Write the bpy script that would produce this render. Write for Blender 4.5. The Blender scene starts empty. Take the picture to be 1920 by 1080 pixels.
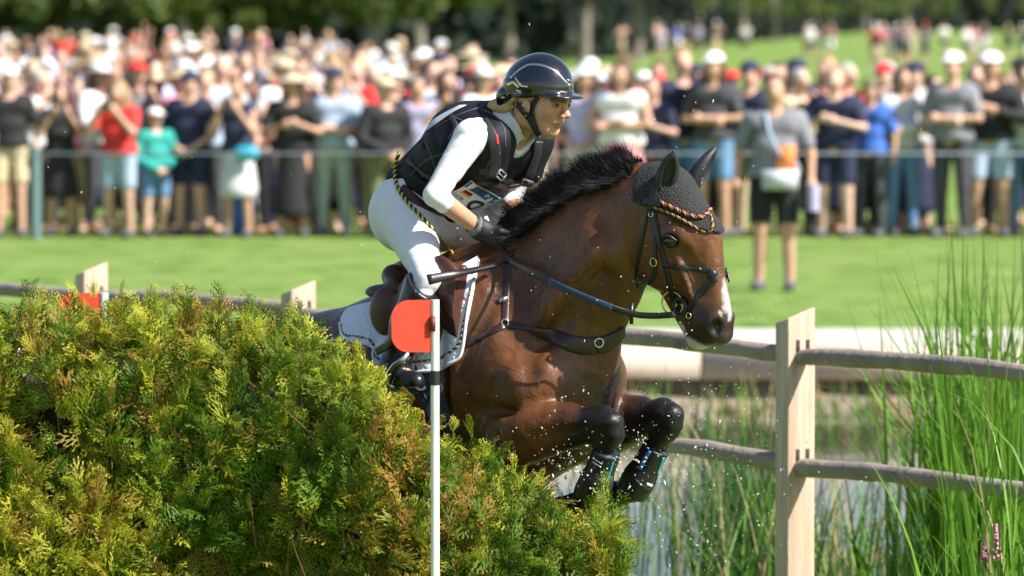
import bpy, bmesh, math, random, os
import numpy as np
from mathutils import Vector, Matrix
from mathutils.bvhtree import BVHTree

# ------------------------------------------------------------------ camera, sky, sun, exposure
scene = bpy.context.scene
COL = scene.collection
CAM_H = 2.38
F_PX = 10440.0                       # focal length in pixels of a 1920 wide frame
PITCH = math.atan(516 / F_PX)
cam_data = bpy.data.cameras.new('camera')
cam_data.sensor_width = 36
cam_data.lens = F_PX * 36 / 1920
cam_data.clip_start = 0.5
cam_data.clip_end = 3000
cam_data.dof.use_dof = True
cam_data.dof.focus_distance = 17.75
cam_data.dof.aperture_fstop = 4.2
cam_data.dof.aperture_blades = 9
cam = bpy.data.objects.new('camera', cam_data)
cam.location = (0, 0, CAM_H)
cam.rotation_euler = (math.pi / 2 - PITCH, 0, 0)
COL.objects.link(cam)
scene.camera = cam

SUN_EL, SUN_AZ = math.radians(44), math.radians(-27)     # azimuth from +X towards +Y
sun_vec = Vector((math.cos(SUN_EL) * math.cos(SUN_AZ), math.cos(SUN_EL) * math.sin(SUN_AZ), math.sin(SUN_EL)))
world = bpy.data.worlds.new('World')
scene.world = world
world.use_nodes = True
wn = world.node_tree
sky = wn.nodes.new('ShaderNodeTexSky')
sky.sky_type = 'NISHITA'
sky.sun_disc = False
sky.sun_elevation = SUN_EL
sky.sun_rotation = math.pi / 2 - SUN_AZ
sky.air_density = 1.0
sky.dust_density = 1.0
wn.links.new(sky.outputs[0], wn.nodes['Background'].inputs[0])
wn.nodes['Background'].inputs[1].default_value = 0.085
sun_data = bpy.data.lights.new('sun', 'SUN')
sun_data.energy = 5.0
sun_data.angle = math.radians(0.53)
sun_data.color = (1.0, 0.955, 0.89)
sun = bpy.data.objects.new('sun', sun_data)
sun.rotation_euler = sun_vec.to_track_quat('Z', 'Y').to_euler()
sun.location = (10, 0, 12)
COL.objects.link(sun)
scene.view_settings.view_transform = 'Standard'
scene.view_settings.look = 'None'
scene.view_settings.gamma = 1
scene.view_settings.exposure = 0.95
scene.cycles.use_denoising = True
scene.cycles.max_bounces = 6
scene.cycles.transparent_max_bounces = 6
scene.cycles.caustics_reflective = False
scene.cycles.caustics_refractive = False
scene.cycles.sample_clamp_indirect = 6

rng = np.random.default_rng(7)
random.seed(7)

# ------------------------------------------------------------------ measuring helpers
CAMP = np.array([0, 0, CAM_H])
_fw = np.array([0, math.cos(PITCH), -math.sin(PITCH)])
_up = np.array([0, math.sin(PITCH), math.cos(PITCH)])
def ray(px, py):
    return _fw + (px - 960) / F_PX * np.array([1., 0, 0]) - (py - 540) / F_PX * _up
def at(px, py, Y):
    """world point seen at photo position px,py at distance Y"""
    d = ray(px, py)
    return CAMP + d * (Y / d[1])
TH = math.radians(38)                # the horse heads right and 38 degrees towards the viewer
ORI = np.array([-0.095, 18.0, 0.0])
AXU = np.array([math.cos(TH), -math.sin(TH), 0])
AXV = np.array([-math.sin(TH), -math.cos(TH), 0])
AXW = np.array([0, 0, 1.])
AX = np.stack([AXU, AXV, AXW])       # rows
def H(px, py, lat=0.0):
    """horse frame (forward, towards its right side, up) of the point seen at px,py that lies lat off the midline"""
    d = ray(px, py)
    t = (lat - np.dot(CAMP - ORI, AXV)) / np.dot(d, AXV)
    p = CAMP + d * t - ORI
    return np.array([np.dot(p, AXU), lat, p[2]])
def M(px, py, lat=0.0):
    p = H(px, py, 0.0)
    p[1] = lat
    return p
def W(p):
    p = np.asarray(p, float)
    return ORI + p @ AX
def mir(p):
    return np.array([p[0], -p[1], p[2]])

# ------------------------------------------------------------------ object helpers
def link(o, parent=None, **props):
    COL.objects.link(o)
    if parent is not None:
        o.parent = parent
    for k, v in props.items():
        o[k] = v
    return o
def thing(name, loc, label, category, group=None):
    o = bpy.data.objects.new(name, None)
    o.empty_display_size = 0.1
    o.location = Vector(loc)
    o['label'] = label
    o['category'] = category
    if group:
        o['group'] = group
    COL.objects.link(o)
    return o
def mesh_np(name, verts, faces, mat=None, smooth=True, cols=None, flip=False):
    """faces: (n,3) or (n,4) array, or a list of both"""
    me = bpy.data.meshes.new(name)
    verts = np.asarray(verts, np.float32)
    fl = [np.asarray(f, np.int32) for f in (faces if isinstance(faces, (list, tuple)) and len(faces) and getattr(faces[0], 'ndim', 1) == 2 else [np.asarray(faces, np.int32)])]
    if flip:
        fl = [f[:, ::-1] for f in fl]
    nl = sum(f.size for f in fl)
    nf = sum(len(f) for f in fl)
    me.vertices.add(len(verts))
    me.vertices.foreach_set('co', verts.ravel())
    me.loops.add(nl)
    me.loops.foreach_set('vertex_index', np.concatenate([f.ravel() for f in fl]))
    me.polygons.add(nf)
    ls, off = [], 0
    for f in fl:
        ls.append(off + np.arange(len(f), dtype=np.int32) * f.shape[1])
        off += f.size
    me.polygons.foreach_set('loop_start', np.concatenate(ls))
    me.update(calc_edges=True)
    me.validate()
    if smooth:
        me.polygons.foreach_set('use_smooth', np.ones(len(me.polygons), bool))
    if cols is not None:
        c = np.ones((len(verts), 4), np.float32)
        c[:, :3] = cols
        a = me.color_attributes.new('Col', 'FLOAT_COLOR', 'POINT')
        a.data.foreach_set('color', c.ravel())
    if mat:
        me.materials.append(mat)
    return me
def add(name, me, parent=None, loc=None, **props):
    o = bpy.data.objects.new(name, me)
    if loc is not None:
        o.location = Vector(loc)
    return link(o, parent, **props)
def local(verts, parent):
    return np.asarray(verts, float) - np.array(parent.location)
class MB:
    """collects shapes of ONE part"""
    def __init__(s):
        s.v, s.f3, s.f4, s.n = [], [], [], 0
    def raw(s, v, f):
        v = np.asarray(v, float); f = np.asarray(f, int)
        s.v.append(v)
        (s.f3 if f.shape[1] == 3 else s.f4).append(f + s.n)
        s.n += len(v)
        return s
    def tube(s, pts, rad, n=8, caps=True, flat=1.0, up=None):
        pts = np.asarray(pts, float); m = len(pts)
        rad = np.broadcast_to(np.asarray(rad, float), (m,))
        tg = np.gradient(pts, axis=0)
        tg /= np.linalg.norm(tg, axis=1)[:, None] + 1e-12
        ref = np.array(up if up is not None else ([0, 0, 1.] if abs(tg[0][2]) < .9 else [1., 0, 0]))
        ring = []
        for i in range(m):
            a = ref - tg[i] * np.dot(ref, tg[i]); a /= np.linalg.norm(a) + 1e-12
            ref = a if up is None else ref
            b = np.cross(tg[i], a)
            an = np.arange(n) * 2 * math.pi / n
            ring.append(pts[i] + rad[i] * (np.cos(an)[:, None] * a * flat + np.sin(an)[:, None] * b))
        v = np.concatenate(ring)
        i, j = np.meshgrid(np.arange(m - 1), np.arange(n), indexing='ij')
        q = np.stack([i * n + j, i * n + (j + 1) % n, (i + 1) * n + (j + 1) % n, (i + 1) * n + j], -1).reshape(-1, 4)
        s.raw(v, q)
        if caps:
            for k, fl in ((0, 1), (m - 1, 0)):
                c = np.vstack([ring[k], pts[k]])
                t = np.array([[a, (a + 1) % n, n] for a in range(n)])
                s.raw(c, t[:, ::-1] if fl else t)
        return s
    def box(s, c, size, R=None):
        c = np.asarray(c, float); h = np.asarray(size, float) / 2
        p = np.array([[x, y, z] for x in (-1, 1) for y in (-1, 1) for z in (-1, 1)]) * h
        if R is not None:
            p = p @ np.asarray(R)
        s.raw(p + c, [[0, 1, 3, 2], [4, 6, 7, 5], [0, 4, 5, 1], [2, 3, 7, 6], [0, 2, 6, 4], [1, 5, 7, 3]])
        return s
    def ribbon(s, pts, nrm, width, thick, edge=0.25):
        """flat strap along pts, facing nrm"""
        pts = np.asarray(pts, float); nrm = np.asarray(nrm, float); m = len(pts)
        width = np.broadcast_to(np.asarray(width, float), (m,))
        tg = np.gradient(pts, axis=0); tg /= np.linalg.norm(tg, axis=1)[:, None] + 1e-12
        sd = np.cross(tg, nrm); sd /= np.linalg.norm(sd, axis=1)[:, None] + 1e-12
        nn = np.cross(sd, tg)
        prof = [(-1, 0), (-1, .6), (-.8, 1), (.8, 1), (1, .6), (1, 0)]
        n = len(prof)
        v = np.stack([pts + sd * (width / 2)[:, None] * a + nn * thick * b for a, b in prof], 1).reshape(-1, 3)
        i, j = np.meshgrid(np.arange(m - 1), np.arange(n), indexing='ij')
        q = np.stack([i * n + j, i * n + (j + 1) % n, (i + 1) * n + (j + 1) % n, (i + 1) * n + j], -1).reshape(-1, 4)
        s.raw(v, q)
        for k in (0, m - 1):
            b = k * n
            o = s.n - len(v)
            e = np.array([[0, 1, 4, 5], [1, 2, 3, 4]]) + b + o
            s.f4.append(e if k else e[:, ::-1])
        return s
    def sphere(s, c, r, n=12, m=8, R=None):
        r = np.broadcast_to(np.asarray(r, float), (3,))
        th = np.linspace(0, math.pi, m + 1); ph = np.arange(n) * 2 * math.pi / n
        p = np.stack([np.sin(th)[:, None] * np.cos(ph), np.sin(th)[:, None] * np.sin(ph), np.cos(th)[:, None] * np.ones(n)], -1).reshape(-1, 3) * r
        if R is not None:
            p = p @ np.asarray(R)
        i, j = np.meshgrid(np.arange(m), np.arange(n), indexing='ij')
        q = np.stack([i * n + j, (i + 1) * n + j, (i + 1) * n + (j + 1) % n, i * n + (j + 1) % n], -1).reshape(-1, 4)
        return s.raw(p + np.asarray(c), q)
    def torus(s, c, R, r, ax1, ax2, n=20, m=6, sx=1.0):
        ph = np.linspace(0, 2 * math.pi, n + 1)
        c = np.asarray(c, float)
        pts = c + R * (np.cos(ph)[:, None] * np.asarray(ax1) * sx + np.sin(ph)[:, None] * np.asarray(ax2))
        return s.tube(pts, r, m, caps=False, up=np.cross(ax1, ax2))
    def build(s, name, mat, parent=None, smooth=True, world=True, **props):
        v = np.concatenate(s.v)
        if parent is not None and world:
            v = local(v, parent_root(parent))
        fs = []
        if s.f3: fs.append(np.concatenate(s.f3))
        if s.f4: fs.append(np.concatenate(s.f4))
        me = mesh_np(name, v, fs, mat, smooth)
        return add(name, me, parent, **props)
def parent_root(p):
    while p.parent is not None:
        p = p.parent
    return p

# ------------------------------------------------------------------ signed-distance modelling
class Field:
    def __init__(s, lo, hi, res):
        s.res = res
        s.lo = np.asarray(lo, float)
        s.n = np.ceil((np.asarray(hi) - s.lo) / res).astype(int) + 1
        s.ax = [(s.lo[i] + np.arange(s.n[i]) * res).astype(np.float32) for i in range(3)]
        s.d = np.full(s.n, 0.25, np.float32)
    def sl(s, lo, hi):
        a = np.clip(np.floor((np.asarray(lo) - s.lo) / s.res).astype(int), 0, s.n)
        b = np.clip(np.ceil((np.asarray(hi) - s.lo) / s.res).astype(int) + 1, 0, s.n)
        return tuple(slice(x, max(x, y)) for x, y in zip(a, b))
    def pts(s, sl):
        return (s.ax[0][sl[0]][:, None, None], s.ax[1][sl[1]][None, :, None], s.ax[2][sl[2]][None, None, :])
    def blend(s, sl, e, k, mode):
        d = s.d[sl]
        if mode == 'sub':
            h = np.maximum(k - np.abs(d + e), 0) / k
            s.d[sl] = np.maximum(d, -e) + h * h * k / 4
        else:
            h = np.maximum(k - np.abs(d - e), 0) / k
            s.d[sl] = np.minimum(d, e) - h * h * k / 4
    def cone(s, a, b, ra, rb, k=.03, kv=1.0, mode='add', both=False):
        a = np.asarray(a, float); b = np.asarray(b, float)
        m = max(ra, rb) * max(1, kv) + k + .05
        sl = s.sl(np.minimum(a, b) - m, np.maximum(a, b) + m)
        X, Y, Z = s.pts(sl)
        ba = b - a; ba[1] /= kv
        L = max(np.dot(ba, ba), 1e-9)
        px, py, pz = X - a[0], (Y - a[1]) / kv, Z - a[2]
        t = np.clip((px * ba[0] + py * ba[1] + pz * ba[2]) / L, 0, 1)
        e = np.sqrt((px - t * ba[0]) ** 2 + (py - t * ba[1]) ** 2 + (pz - t * ba[2]) ** 2) - (ra + (rb - ra) * t)
        s.blend(sl, (e * min(kv, 1)).astype(np.float32), k, mode)
        if both:
            s.cone(mir(a), mir(b), ra, rb, k, kv, mode)
        return s
    def ell(s, c, r, k=.03, R=None, mode='add', both=False):
        """ellipsoid; R rows = its axes in this frame"""
        c = np.asarray(c, float); r = np.asarray(r, float)
        m = r.max() + k + .05
        sl = s.sl(c - m, c + m)
        X, Y, Z = s.pts(sl)
        p = [X - c[0], Y - c[1], Z - c[2]]
        if R is None:
            R = np.eye(3)
        R = np.asarray(R)
        q = [R[i][0] * p[0] + R[i][1] * p[1] + R[i][2] * p[2] for i in range(3)]
        k0 = np.sqrt(sum((q[i] / r[i]) ** 2 for i in range(3)))
        k1 = np.sqrt(sum((q[i] / r[i] ** 2) ** 2 for i in range(3))) + 1e-9
        s.blend(sl, (k0 * (k0 - 1) / k1).astype(np.float32), k, mode)
        if both:
            s.ell(mir(c), r, k, R @ np.diag([1, -1, 1.]), mode)
        return s
    def cut(s, p, n):
        """keep the side against n"""
        n = np.asarray(n, float) / np.linalg.norm(n)
        X, Y, Z = s.pts(s.sl(s.lo, s.lo + s.n * s.res))
        e = (X - p[0]) * n[0] + (Y - p[1]) * n[1] + (Z - p[2]) * n[2]
        s.d = np.maximum(s.d, e.astype(np.float32))
        return s
    def wrinkle(s, lo, hi, amp, freq, direc, seed=0, warp=1.2):
        """soft cloth folds running across direc"""
        r = np.random.default_rng(seed)
        sl = s.sl(lo, hi); X, Y, Z = s.pts(sl)
        d = np.asarray(direc, float); d /= np.linalg.norm(d)
        ph = (X * d[0] + Y * d[1] + Z * d[2]) * freq
        for i in range(4):
            w = r.normal(size=3) * freq * .35
            ph = ph + warp * np.sin(X * w[0] + Y * w[1] + Z * w[2] + r.uniform(0, 6.28))
        w = r.normal(size=3) * freq * .3
        m = .5 + .5 * np.sin(X * w[0] + Y * w[1] + Z * w[2] + 1)
        s.d[sl] += (amp * m * (1 - np.abs(np.sin(ph))) ** 2).astype(np.float32)
        return s
    def copy(s):
        o = Field.__new__(Field); o.__dict__.update(s.__dict__); o.d = s.d.copy()
        return o
    def mesh(s, smooth=2):
        d = s.d.copy()
        d[0], d[-1], d[:, 0], d[:, -1], d[:, :, 0], d[:, :, -1] = [.05] * 6
        ins = d < 0
        c = np.zeros(tuple(np.array(d.shape) - 1), np.int8)
        offs = [(i, j, k) for i in (0, 1) for j in (0, 1) for k in (0, 1)]
        nx, ny, nz = d.shape
        for i, j, k in offs:
            c += ins[i:nx - 1 + i, j:ny - 1 + j, k:nz - 1 + k]
        act = (c > 0) & (c < 8)
        idx = np.argwhere(act)
        ids = np.full(c.shape, -1, np.int32)
        ids[act] = np.arange(len(idx))
        acc = np.zeros((len(idx), 3)); cnt = np.zeros(len(idx))
        for a in offs:
            for ax in range(3):
                if a[ax]:
                    continue
                b = list(a); b[ax] = 1
                da = d[idx[:, 0] + a[0], idx[:, 1] + a[1], idx[:, 2] + a[2]]
                db = d[idx[:, 0] + b[0], idx[:, 1] + b[1], idx[:, 2] + b[2]]
                m = (da < 0) != (db < 0)
                t = da[m] / (da[m] - db[m])
                p = np.tile(np.array(a, float), (m.sum(), 1)); p[:, ax] += t
                acc[m] += p; cnt[m] += 1
        v = s.lo + (idx + acc / cnt[:, None]) * s.res
        fs = []
        for ax in range(3):
            o1, o2 = [(1, 2), (2, 0), (0, 1)][ax]
            A = np.moveaxis(ins, ax, 0)
            ch = np.moveaxis(A[:-1] != A[1:], 0, ax)
            e = np.argwhere(ch)
            e = e[(e[:, o1] > 0) & (e[:, o2] > 0)]
            q = []
            for x, y in ((0, 0), (1, 0), (1, 1), (0, 1)):
                g = e.copy(); g[:, o1] -= x; g[:, o2] -= y
                ok = (g < np.array(c.shape)).all(1)
                g = np.minimum(g, np.array(c.shape) - 1)
                q.append(ids[g[:, 0], g[:, 1], g[:, 2]])
            q = np.stack(q, 1)
            inside_first = ins[e[:, 0], e[:, 1], e[:, 2]]
            q[~inside_first] = q[~inside_first][:, ::-1]
            fs.append(q[(q >= 0).all(1)])
        f = np.concatenate(fs)
        for it in range(smooth):
            for lam in (.5, -.52):
                sm = np.zeros_like(v); n = np.zeros(len(v))
                for a in range(4):
                    b = (a + 1) % 4
                    for x, y in ((a, b), (b, a)):
                        n += np.bincount(f[:, x], minlength=len(v))
                        for q in range(3):
                            sm[:, q] += np.bincount(f[:, x], weights=v[f[:, y], q], minlength=len(v))
                v = v + lam * (sm / np.maximum(n, 1)[:, None] - v)
        return v, f
def field_obj(name, fld, mat, parent, smooth=2, colour=None, **props):
    """mesh of a field given in the horse frame (left-handed, so the faces are turned)"""
    v, f = fld.mesh(smooth)
    cols = colour(v) if colour else None
    me = mesh_np(name, local(W(v), parent_root(parent)), f, mat, True, cols, flip=True)
    return add(name, me, parent, **props), v, f
def bvh_world(v, f):
    return BVHTree.FromPolygons([Vector(p) for p in W(v)], [tuple(q[::-1]) for q in f.tolist()])
def hit(bvh, px, py):
    r = bvh.ray_cast(Vector(CAMP), Vector(ray(px, py)).normalized(), 60)
    return (None, None) if r[0] is None else (np.array(r[0]), np.array(r[1]))
def densify(pts, n):
    """Catmull-Rom through pts"""
    p = np.asarray(pts, float)
    if len(p) == 2:
        t = np.linspace(0, 1, n)[:, None]
        return p[0] * (1 - t) + p[1] * t
    q = np.vstack([2 * p[0] - p[1], p, 2 * p[-1] - p[-2]])
    out = []
    for x in np.linspace(0, len(p) - 1 - 1e-6, n):
        i = int(x); t = x - i
        a, b, c, d = q[i:i + 4]
        out.append(.5 * (2 * b + (c - a) * t + (2 * a - 5 * b + 4 * c - d) * t * t + (3 * b - a - 3 * c + d) * t ** 3))
    return np.array(out)
def drape(bvh, pix, n=24, lift=.002):
    """points and normals on a surface along a line given by photo positions"""
    P, N = [], []
    for x, y in densify(pix, n):
        p, nn = hit(bvh, x, y)
        if p is not None:
            P.append(p + nn * lift); N.append(nn)
    P = np.array(P); N = np.array(N)
    for _ in range(2):
        P[1:-1] = (P[:-2] + 2 * P[1:-1] + P[2:]) / 4
        N[1:-1] = (N[:-2] + 2 * N[1:-1] + N[2:]) / 4
    return P, N / np.linalg.norm(N, axis=1)[:, None]
def mirw(p):
    """reflect world points across the horse's midline plane"""
    p = np.asarray(p, float)
    return p - 2 * ((p - ORI) @ AXV)[..., None] * AXV
def mirn(n):
    n = np.asarray(n, float)
    return n - 2 * (n @ AXV)[..., None] * AXV

def sstep(a, b, x):
    t = np.clip((x - a) / (b - a), 0, 1)
    return t * t * (3 - 2 * t)
def vnoise(p, s, seed=0):
    """cheap smooth noise"""
    r = np.random.default_rng(seed); o = np.zeros(len(p))
    for i in range(6):
        d = r.normal(size=3); d /= np.linalg.norm(d)
        o += np.sin((p @ d) * s * r.uniform(.6, 1.7) + r.uniform(0, 6.28))
    return o / 6
def dist_seg(p, a, b):
    a = np.asarray(a); b = np.asarray(b); ba = b - a
    t = np.clip((p - a) @ ba / (ba @ ba), 0, 1)
    return np.linalg.norm(p - a - t[:, None] * ba, axis=1), t
# ------------------------------------------------------------------ materials
def nt(m):
    m.use_nodes = True
    return m.node_tree, m.node_tree.nodes['Principled BSDF']
def mat(name, col, rough=.6, noise=0.0, scale=20, bump=0.0, bscale=60, metal=0, spec=.5, coat=0, sheen=0, trans=0, stretch=(1, 1, 1), attr=False, bdist=.004, hue=None, coords='Object'):
    m = bpy.data.materials.new(name)
    t, b = nt(m)
    N = t.nodes.new; L = t.links.new
    b.inputs['Roughness'].default_value = rough
    b.inputs['Metallic'].default_value = metal
    b.inputs['Specular IOR Level'].default_value = spec
    b.inputs['Coat Weight'].default_value = coat
    b.inputs['Coat Roughness'].default_value = .08
    b.inputs['Sheen Weight'].default_value = sheen
    tc = N('ShaderNodeTexCoord'); mp = N('ShaderNodeMapping')
    L(tc.outputs[coords], mp.inputs[0])
    mp.inputs['Scale'].default_value = stretch
    src = None
    if attr:
        a = N('ShaderNodeVertexColor'); a.layer_name = 'Col'
        src = a.outputs[0]
    if noise > 0:
        nz = N('ShaderNodeTexNoise'); nz.inputs['Scale'].default_value = scale
        nz.inputs['Detail'].default_value = 5
        L(mp.outputs[0], nz.inputs['Vector'])
        r = N('ShaderNodeMapRange')
        r.inputs[1].default_value = .3; r.inputs[2].default_value = .7
        r.inputs[3].default_value = 1 - noise; r.inputs[4].default_value = 1 + noise
        L(nz.outputs['Fac'], r.inputs[0])
        mx = N('ShaderNodeMix'); mx.data_type = 'RGBA'; mx.blend_type = 'MULTIPLY'
        mx.inputs[0].default_value = 1
        L(r.outputs[0], mx.inputs[7])
        if src: L(src, mx.inputs[6])
        else: mx.inputs[6].default_value = (*col, 1)
        if hue:
            m2 = N('ShaderNodeMix'); m2.data_type = 'RGBA'
            n2 = N('ShaderNodeTexNoise'); n2.inputs['Scale'].default_value = scale * .27
            n2.inputs['Detail'].default_value = 3
            L(mp.outputs[0], n2.inputs['Vector'])
            r2 = N('ShaderNodeMapRange'); r2.inputs[1].default_value = .4; r2.inputs[2].default_value = .65
            L(n2.outputs['Fac'], r2.inputs[0])
            L(r2.outputs[0], m2.inputs[0])
            L(mx.outputs[2], m2.inputs[6]); m2.inputs[7].default_value = (*hue, 1)
            L(m2.outputs[2], b.inputs['Base Color'])
        else:
            L(mx.outputs[2], b.inputs['Base Color'])
    elif src:
        L(src, b.inputs['Base Color'])
    else:
        b.inputs['Base Color'].default_value = (*col, 1)
    if bump > 0:
        n3 = N('ShaderNodeTexNoise'); n3.inputs['Scale'].default_value = bscale
        n3.inputs['Detail'].default_value = 4
        L(mp.outputs[0], n3.inputs['Vector'])
        bp = N('ShaderNodeBump'); bp.inputs['Strength'].default_value = bump
        bp.inputs['Distance'].default_value = bdist
        L(n3.outputs['Fac'], bp.inputs['Height'])
        L(bp.outputs[0], b.inputs['Normal'])
    if trans > 0:
        tr = N('ShaderNodeBsdfTranslucent'); ms = N('ShaderNodeMixShader')
        ms.inputs[0].default_value = trans
        bc = b.inputs['Base Color']
        if bc.links: L(bc.links[0].from_socket, tr.inputs[0])
        else: tr.inputs[0].default_value = (*col, 1)
        L(b.outputs[0], ms.inputs[1]); L(tr.outputs[0], ms.inputs[2])
        L(ms.outputs[0], t.nodes['Material Output'].inputs[0])
    return m
# ------------------------------------------------------------------ ground, pond, path
m_lawn = mat('lawn_grass', (.150, .245, .050), .85, .60, 3.0, 1, 30, hue=(.215, .295, .085), bdist=.04, spec=.08)
m_water = mat('pond_water', (.015, .022, .020), .06, bump=.35, bscale=2.2, bdist=.05, spec=.6, stretch=(1, .35, 1))
m_mud = mat('pond_mud', (.10, .08, .06), .9, .4, 3, .5, 8)
POND = [(-8, 36.2), (9, 10.8), (16, 10.8), (16, 39.4), (-8, 39.4)]
def fence_y(x):
    return 22.72 - 1.5 * x
# lawn as one sheet with the pond cut out
bm = bmesh.new()
outer = [bm.verts.new(p) for p in ((-900, -20, 0), (900, -20, 0), (900, 1500, 0), (-900, 1500, 0))]
inner = [bm.verts.new((x, y, 0)) for x, y in POND]
es = [bm.edges.new((l[i], l[(i + 1) % len(l)])) for l in (outer, inner) for i in range(len(l))]
bmesh.ops.triangle_fill(bm, use_beauty=True, edges=es, normal=(0, 0, 1))
kill = [f for f in bm.faces if (lambda c: c.y < 39.4 and c.y > 10.8 and -8 < c.x < 16 and c.y > 36.2 - (c.x + 8) * 25.4 / 17 - .001)(f.calc_center_median())]
bmesh.ops.delete(bm, geom=kill, context='FACES')
for f in bm.faces:
    if f.normal.z < 0: f.normal_flip()
me = bpy.data.meshes.new('lawn'); bm.to_mesh(me); bm.free(); me.materials.append(m_lawn)
add('lawn', me, kind='structure')
b = MB()
n = len(POND)
tp = np.array([(x, y, 0) for x, y in POND]); bt = np.array([(x, y, -1.0) for x, y in POND])
b.raw(np.vstack([tp, bt]), [[i, n + i, n + (i + 1) % n, (i + 1) % n] for i in range(n)])
b.raw(bt, [[0, 1, 2, 3]]); b.raw(bt[[0, 3, 4]], [[0, 1, 2]])
b.build('pond_bed', m_mud, smooth=False, kind='structure')
wv = np.array([(x, y, -.45) for x, y in POND])
MB().raw(wv, [[0, 1, 2, 3]]).raw(wv[[0, 3, 4]], [[0, 1, 2]]).build('pond_water', m_water, smooth=False, kind='structure')
m_path = mat('pale_gravel', (.50, .46, .40), .9, .15, 12, .4, 60)
MB().raw([(-40, 39.7, .004), (40, 39.7, .004), (40, 41.9, .004), (-40, 41.9, .004)], [[0, 1, 2, 3]]).build('gravel_path', m_path, smooth=False, kind='structure')
# timber edging above the far bank
m_board = mat('weathered_board', (.48, .41, .33), .8, .18, 3, .4, 20, stretch=(1, 1, 8), hue=(.48, .40, .32))
edging = thing('timber_edging', (0, 39.5, 0), 'pale timber edging along the far bank of the pond', 'edging')
x = -8.2
while x < 16:
    w = 2.4 + rng.uniform(-.1, .1)
    MB().box((x + w / 2, 39.52, -.105 + rng.uniform(-.008, .008)), (w - .012, .36, .22)).build('board', m_board, edging, smooth=False)
    x += w
# sloping bank and its stones
b = MB(); xs = np.linspace(-8, 16, 60); g = []
for i, xx in enumerate(xs):
    for j, (yy, zz) in enumerate(((39.42, -.34), (39.2, -.36), (38.8, -.40), (38.3, -.46), (37.7, -.60))):
        g.append((xx, yy + rng.uniform(-.1, .1), zz + rng.uniform(-.03, .03)))
q = [[i * 5 + j, i * 5 + j + 1, (i + 1) * 5 + j + 1, (i + 1) * 5 + j] for i in range(59) for j in range(4)]
b.raw(g, q).build('bank', mat('earth_bank', (.26, .20, .15), .9, .4, 6, .5, 20, hue=(.16, .15, .10)), kind='structure')
def stone_mesh(seed, r=1.0):
    rr = np.random.default_rng(seed); bm = bmesh.new()
    bmesh.ops.create_icosphere(bm, subdivisions=2, radius=r)
    pl = rr.normal(size=(5, 3)); pl /= np.linalg.norm(pl, axis=1)[:, None]
    for v in bm.verts:
        for p in pl:
            d = v.co.dot(Vector(p)) - .72 * r
            if d > 0: v.co -= Vector(p) * d
        v.co.z *= .7
    me = bpy.data.meshes.new('stone'); bm.to_mesh(me); bm.free()
    return me
m_stones = [mat('grey_stone', (.17, .15, .14), .85, .3, 8), mat('brown_stone', (.20, .13, .09), .85, .3, 8)]
sm = []
for k in range(4):
    me = stone_mesh(k); me.materials.append(m_stones[k % 2]); sm.append(me)
for k in range(44):
    xx = rng.uniform(.3, 5.2); yy = rng.uniform(38.2, 39.35); s_ = rng.uniform(.07, .17)
    kk = int(rng.integers(0, 4))
    o = add('bank_stone', sm[kk], loc=(xx, yy, -.40 - (39.3 - yy) * .08 + s_ * .3))
    o.scale = (s_ * rng.uniform(.9, 1.5), s_, s_ * rng.uniform(.7, 1.1)); o.rotation_euler = (0, 0, rng.uniform(0, 6.28))
    o['label'] = ('grey' if kk % 2 == 0 else 'brown') + ' rough stone on the earth bank below the timber edging'
    o['category'] = 'stone'; o['group'] = 'stones on the far bank'
# ------------------------------------------------------------------ post and rail fence
m_post = mat('sawn_post', (.50, .385, .29), .75, .30, 7, .6, 30, stretch=(7, 7, .45), bdist=.006, hue=(.42, .30, .21))
m_rail = mat('weathered_rail', (.23, .19, .165), .8, .35, 6, .8, 30, hue=(.32, .26, .22), bdist=.01, spec=.2)
m_slot = mat('slot_shade', (.05, .035, .025), .9)  # near-black colour for the shade inside the rail slots
fence = thing('fence', (0, 22.7, 0), 'split rail fence with slanted wooden posts around the pond', 'fence')
posts = [(-3.6, 27.6, 1.21), (-1.91, 25.25, 1.22), (-.92, 23.95, 1.20), (.10, 22.55, 1.21), (1.075, 21.10, 1.235), (2.05, 19.62, 1.22)]
for i, (x, y, h) in enumerate(posts):
    a = posts[max(i - 1, 0)]; c = posts[min(i + 1, len(posts) - 1)]
    dx, dy = c[0] - a[0], c[1] - a[1]; L = math.hypot(dx, dy); d = np.array([dx / L, dy / L, 0]); s_ = np.array([-d[1], d[0], 0]) * -1
    hw, ht = .064, .042
    v = []
    for z in (-.4, 0):
        for su, sv in ((-1, -1), (1, -1), (1, 1), (-1, 1)):
            zz = -.4 if z < 0 else h + (-.02 if sv < 0 else .02) * -1 + (.012 if su > 0 else -.012)
            v.append(np.array([x, y, zz]) + d * ht * su + s_ * hw * sv)
    b = MB().raw(v, [[0, 3, 2, 1], [4, 5, 6, 7], [0, 1, 5, 4], [1, 2, 6, 5], [2, 3, 7, 6], [3, 0, 4, 7]])
    o = b.build('post', m_post, fence, smooth=False)
    bv_ = o.modifiers.new('bevel', 'BEVEL'); bv_.width = .006; bv_.segments = 2
    for zz in (1.115, .70):
        for off in (-.028, .018):
            MB().box(np.array([x, y, zz]) + d * (ht + .001) + s_ * off, (.004, .016, .055), [d, s_, [0, 0, 1.]]).build('mortise_shade', m_slot, o, smooth=False)  # thin dark block laid on the post as the shade of a slot
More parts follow.
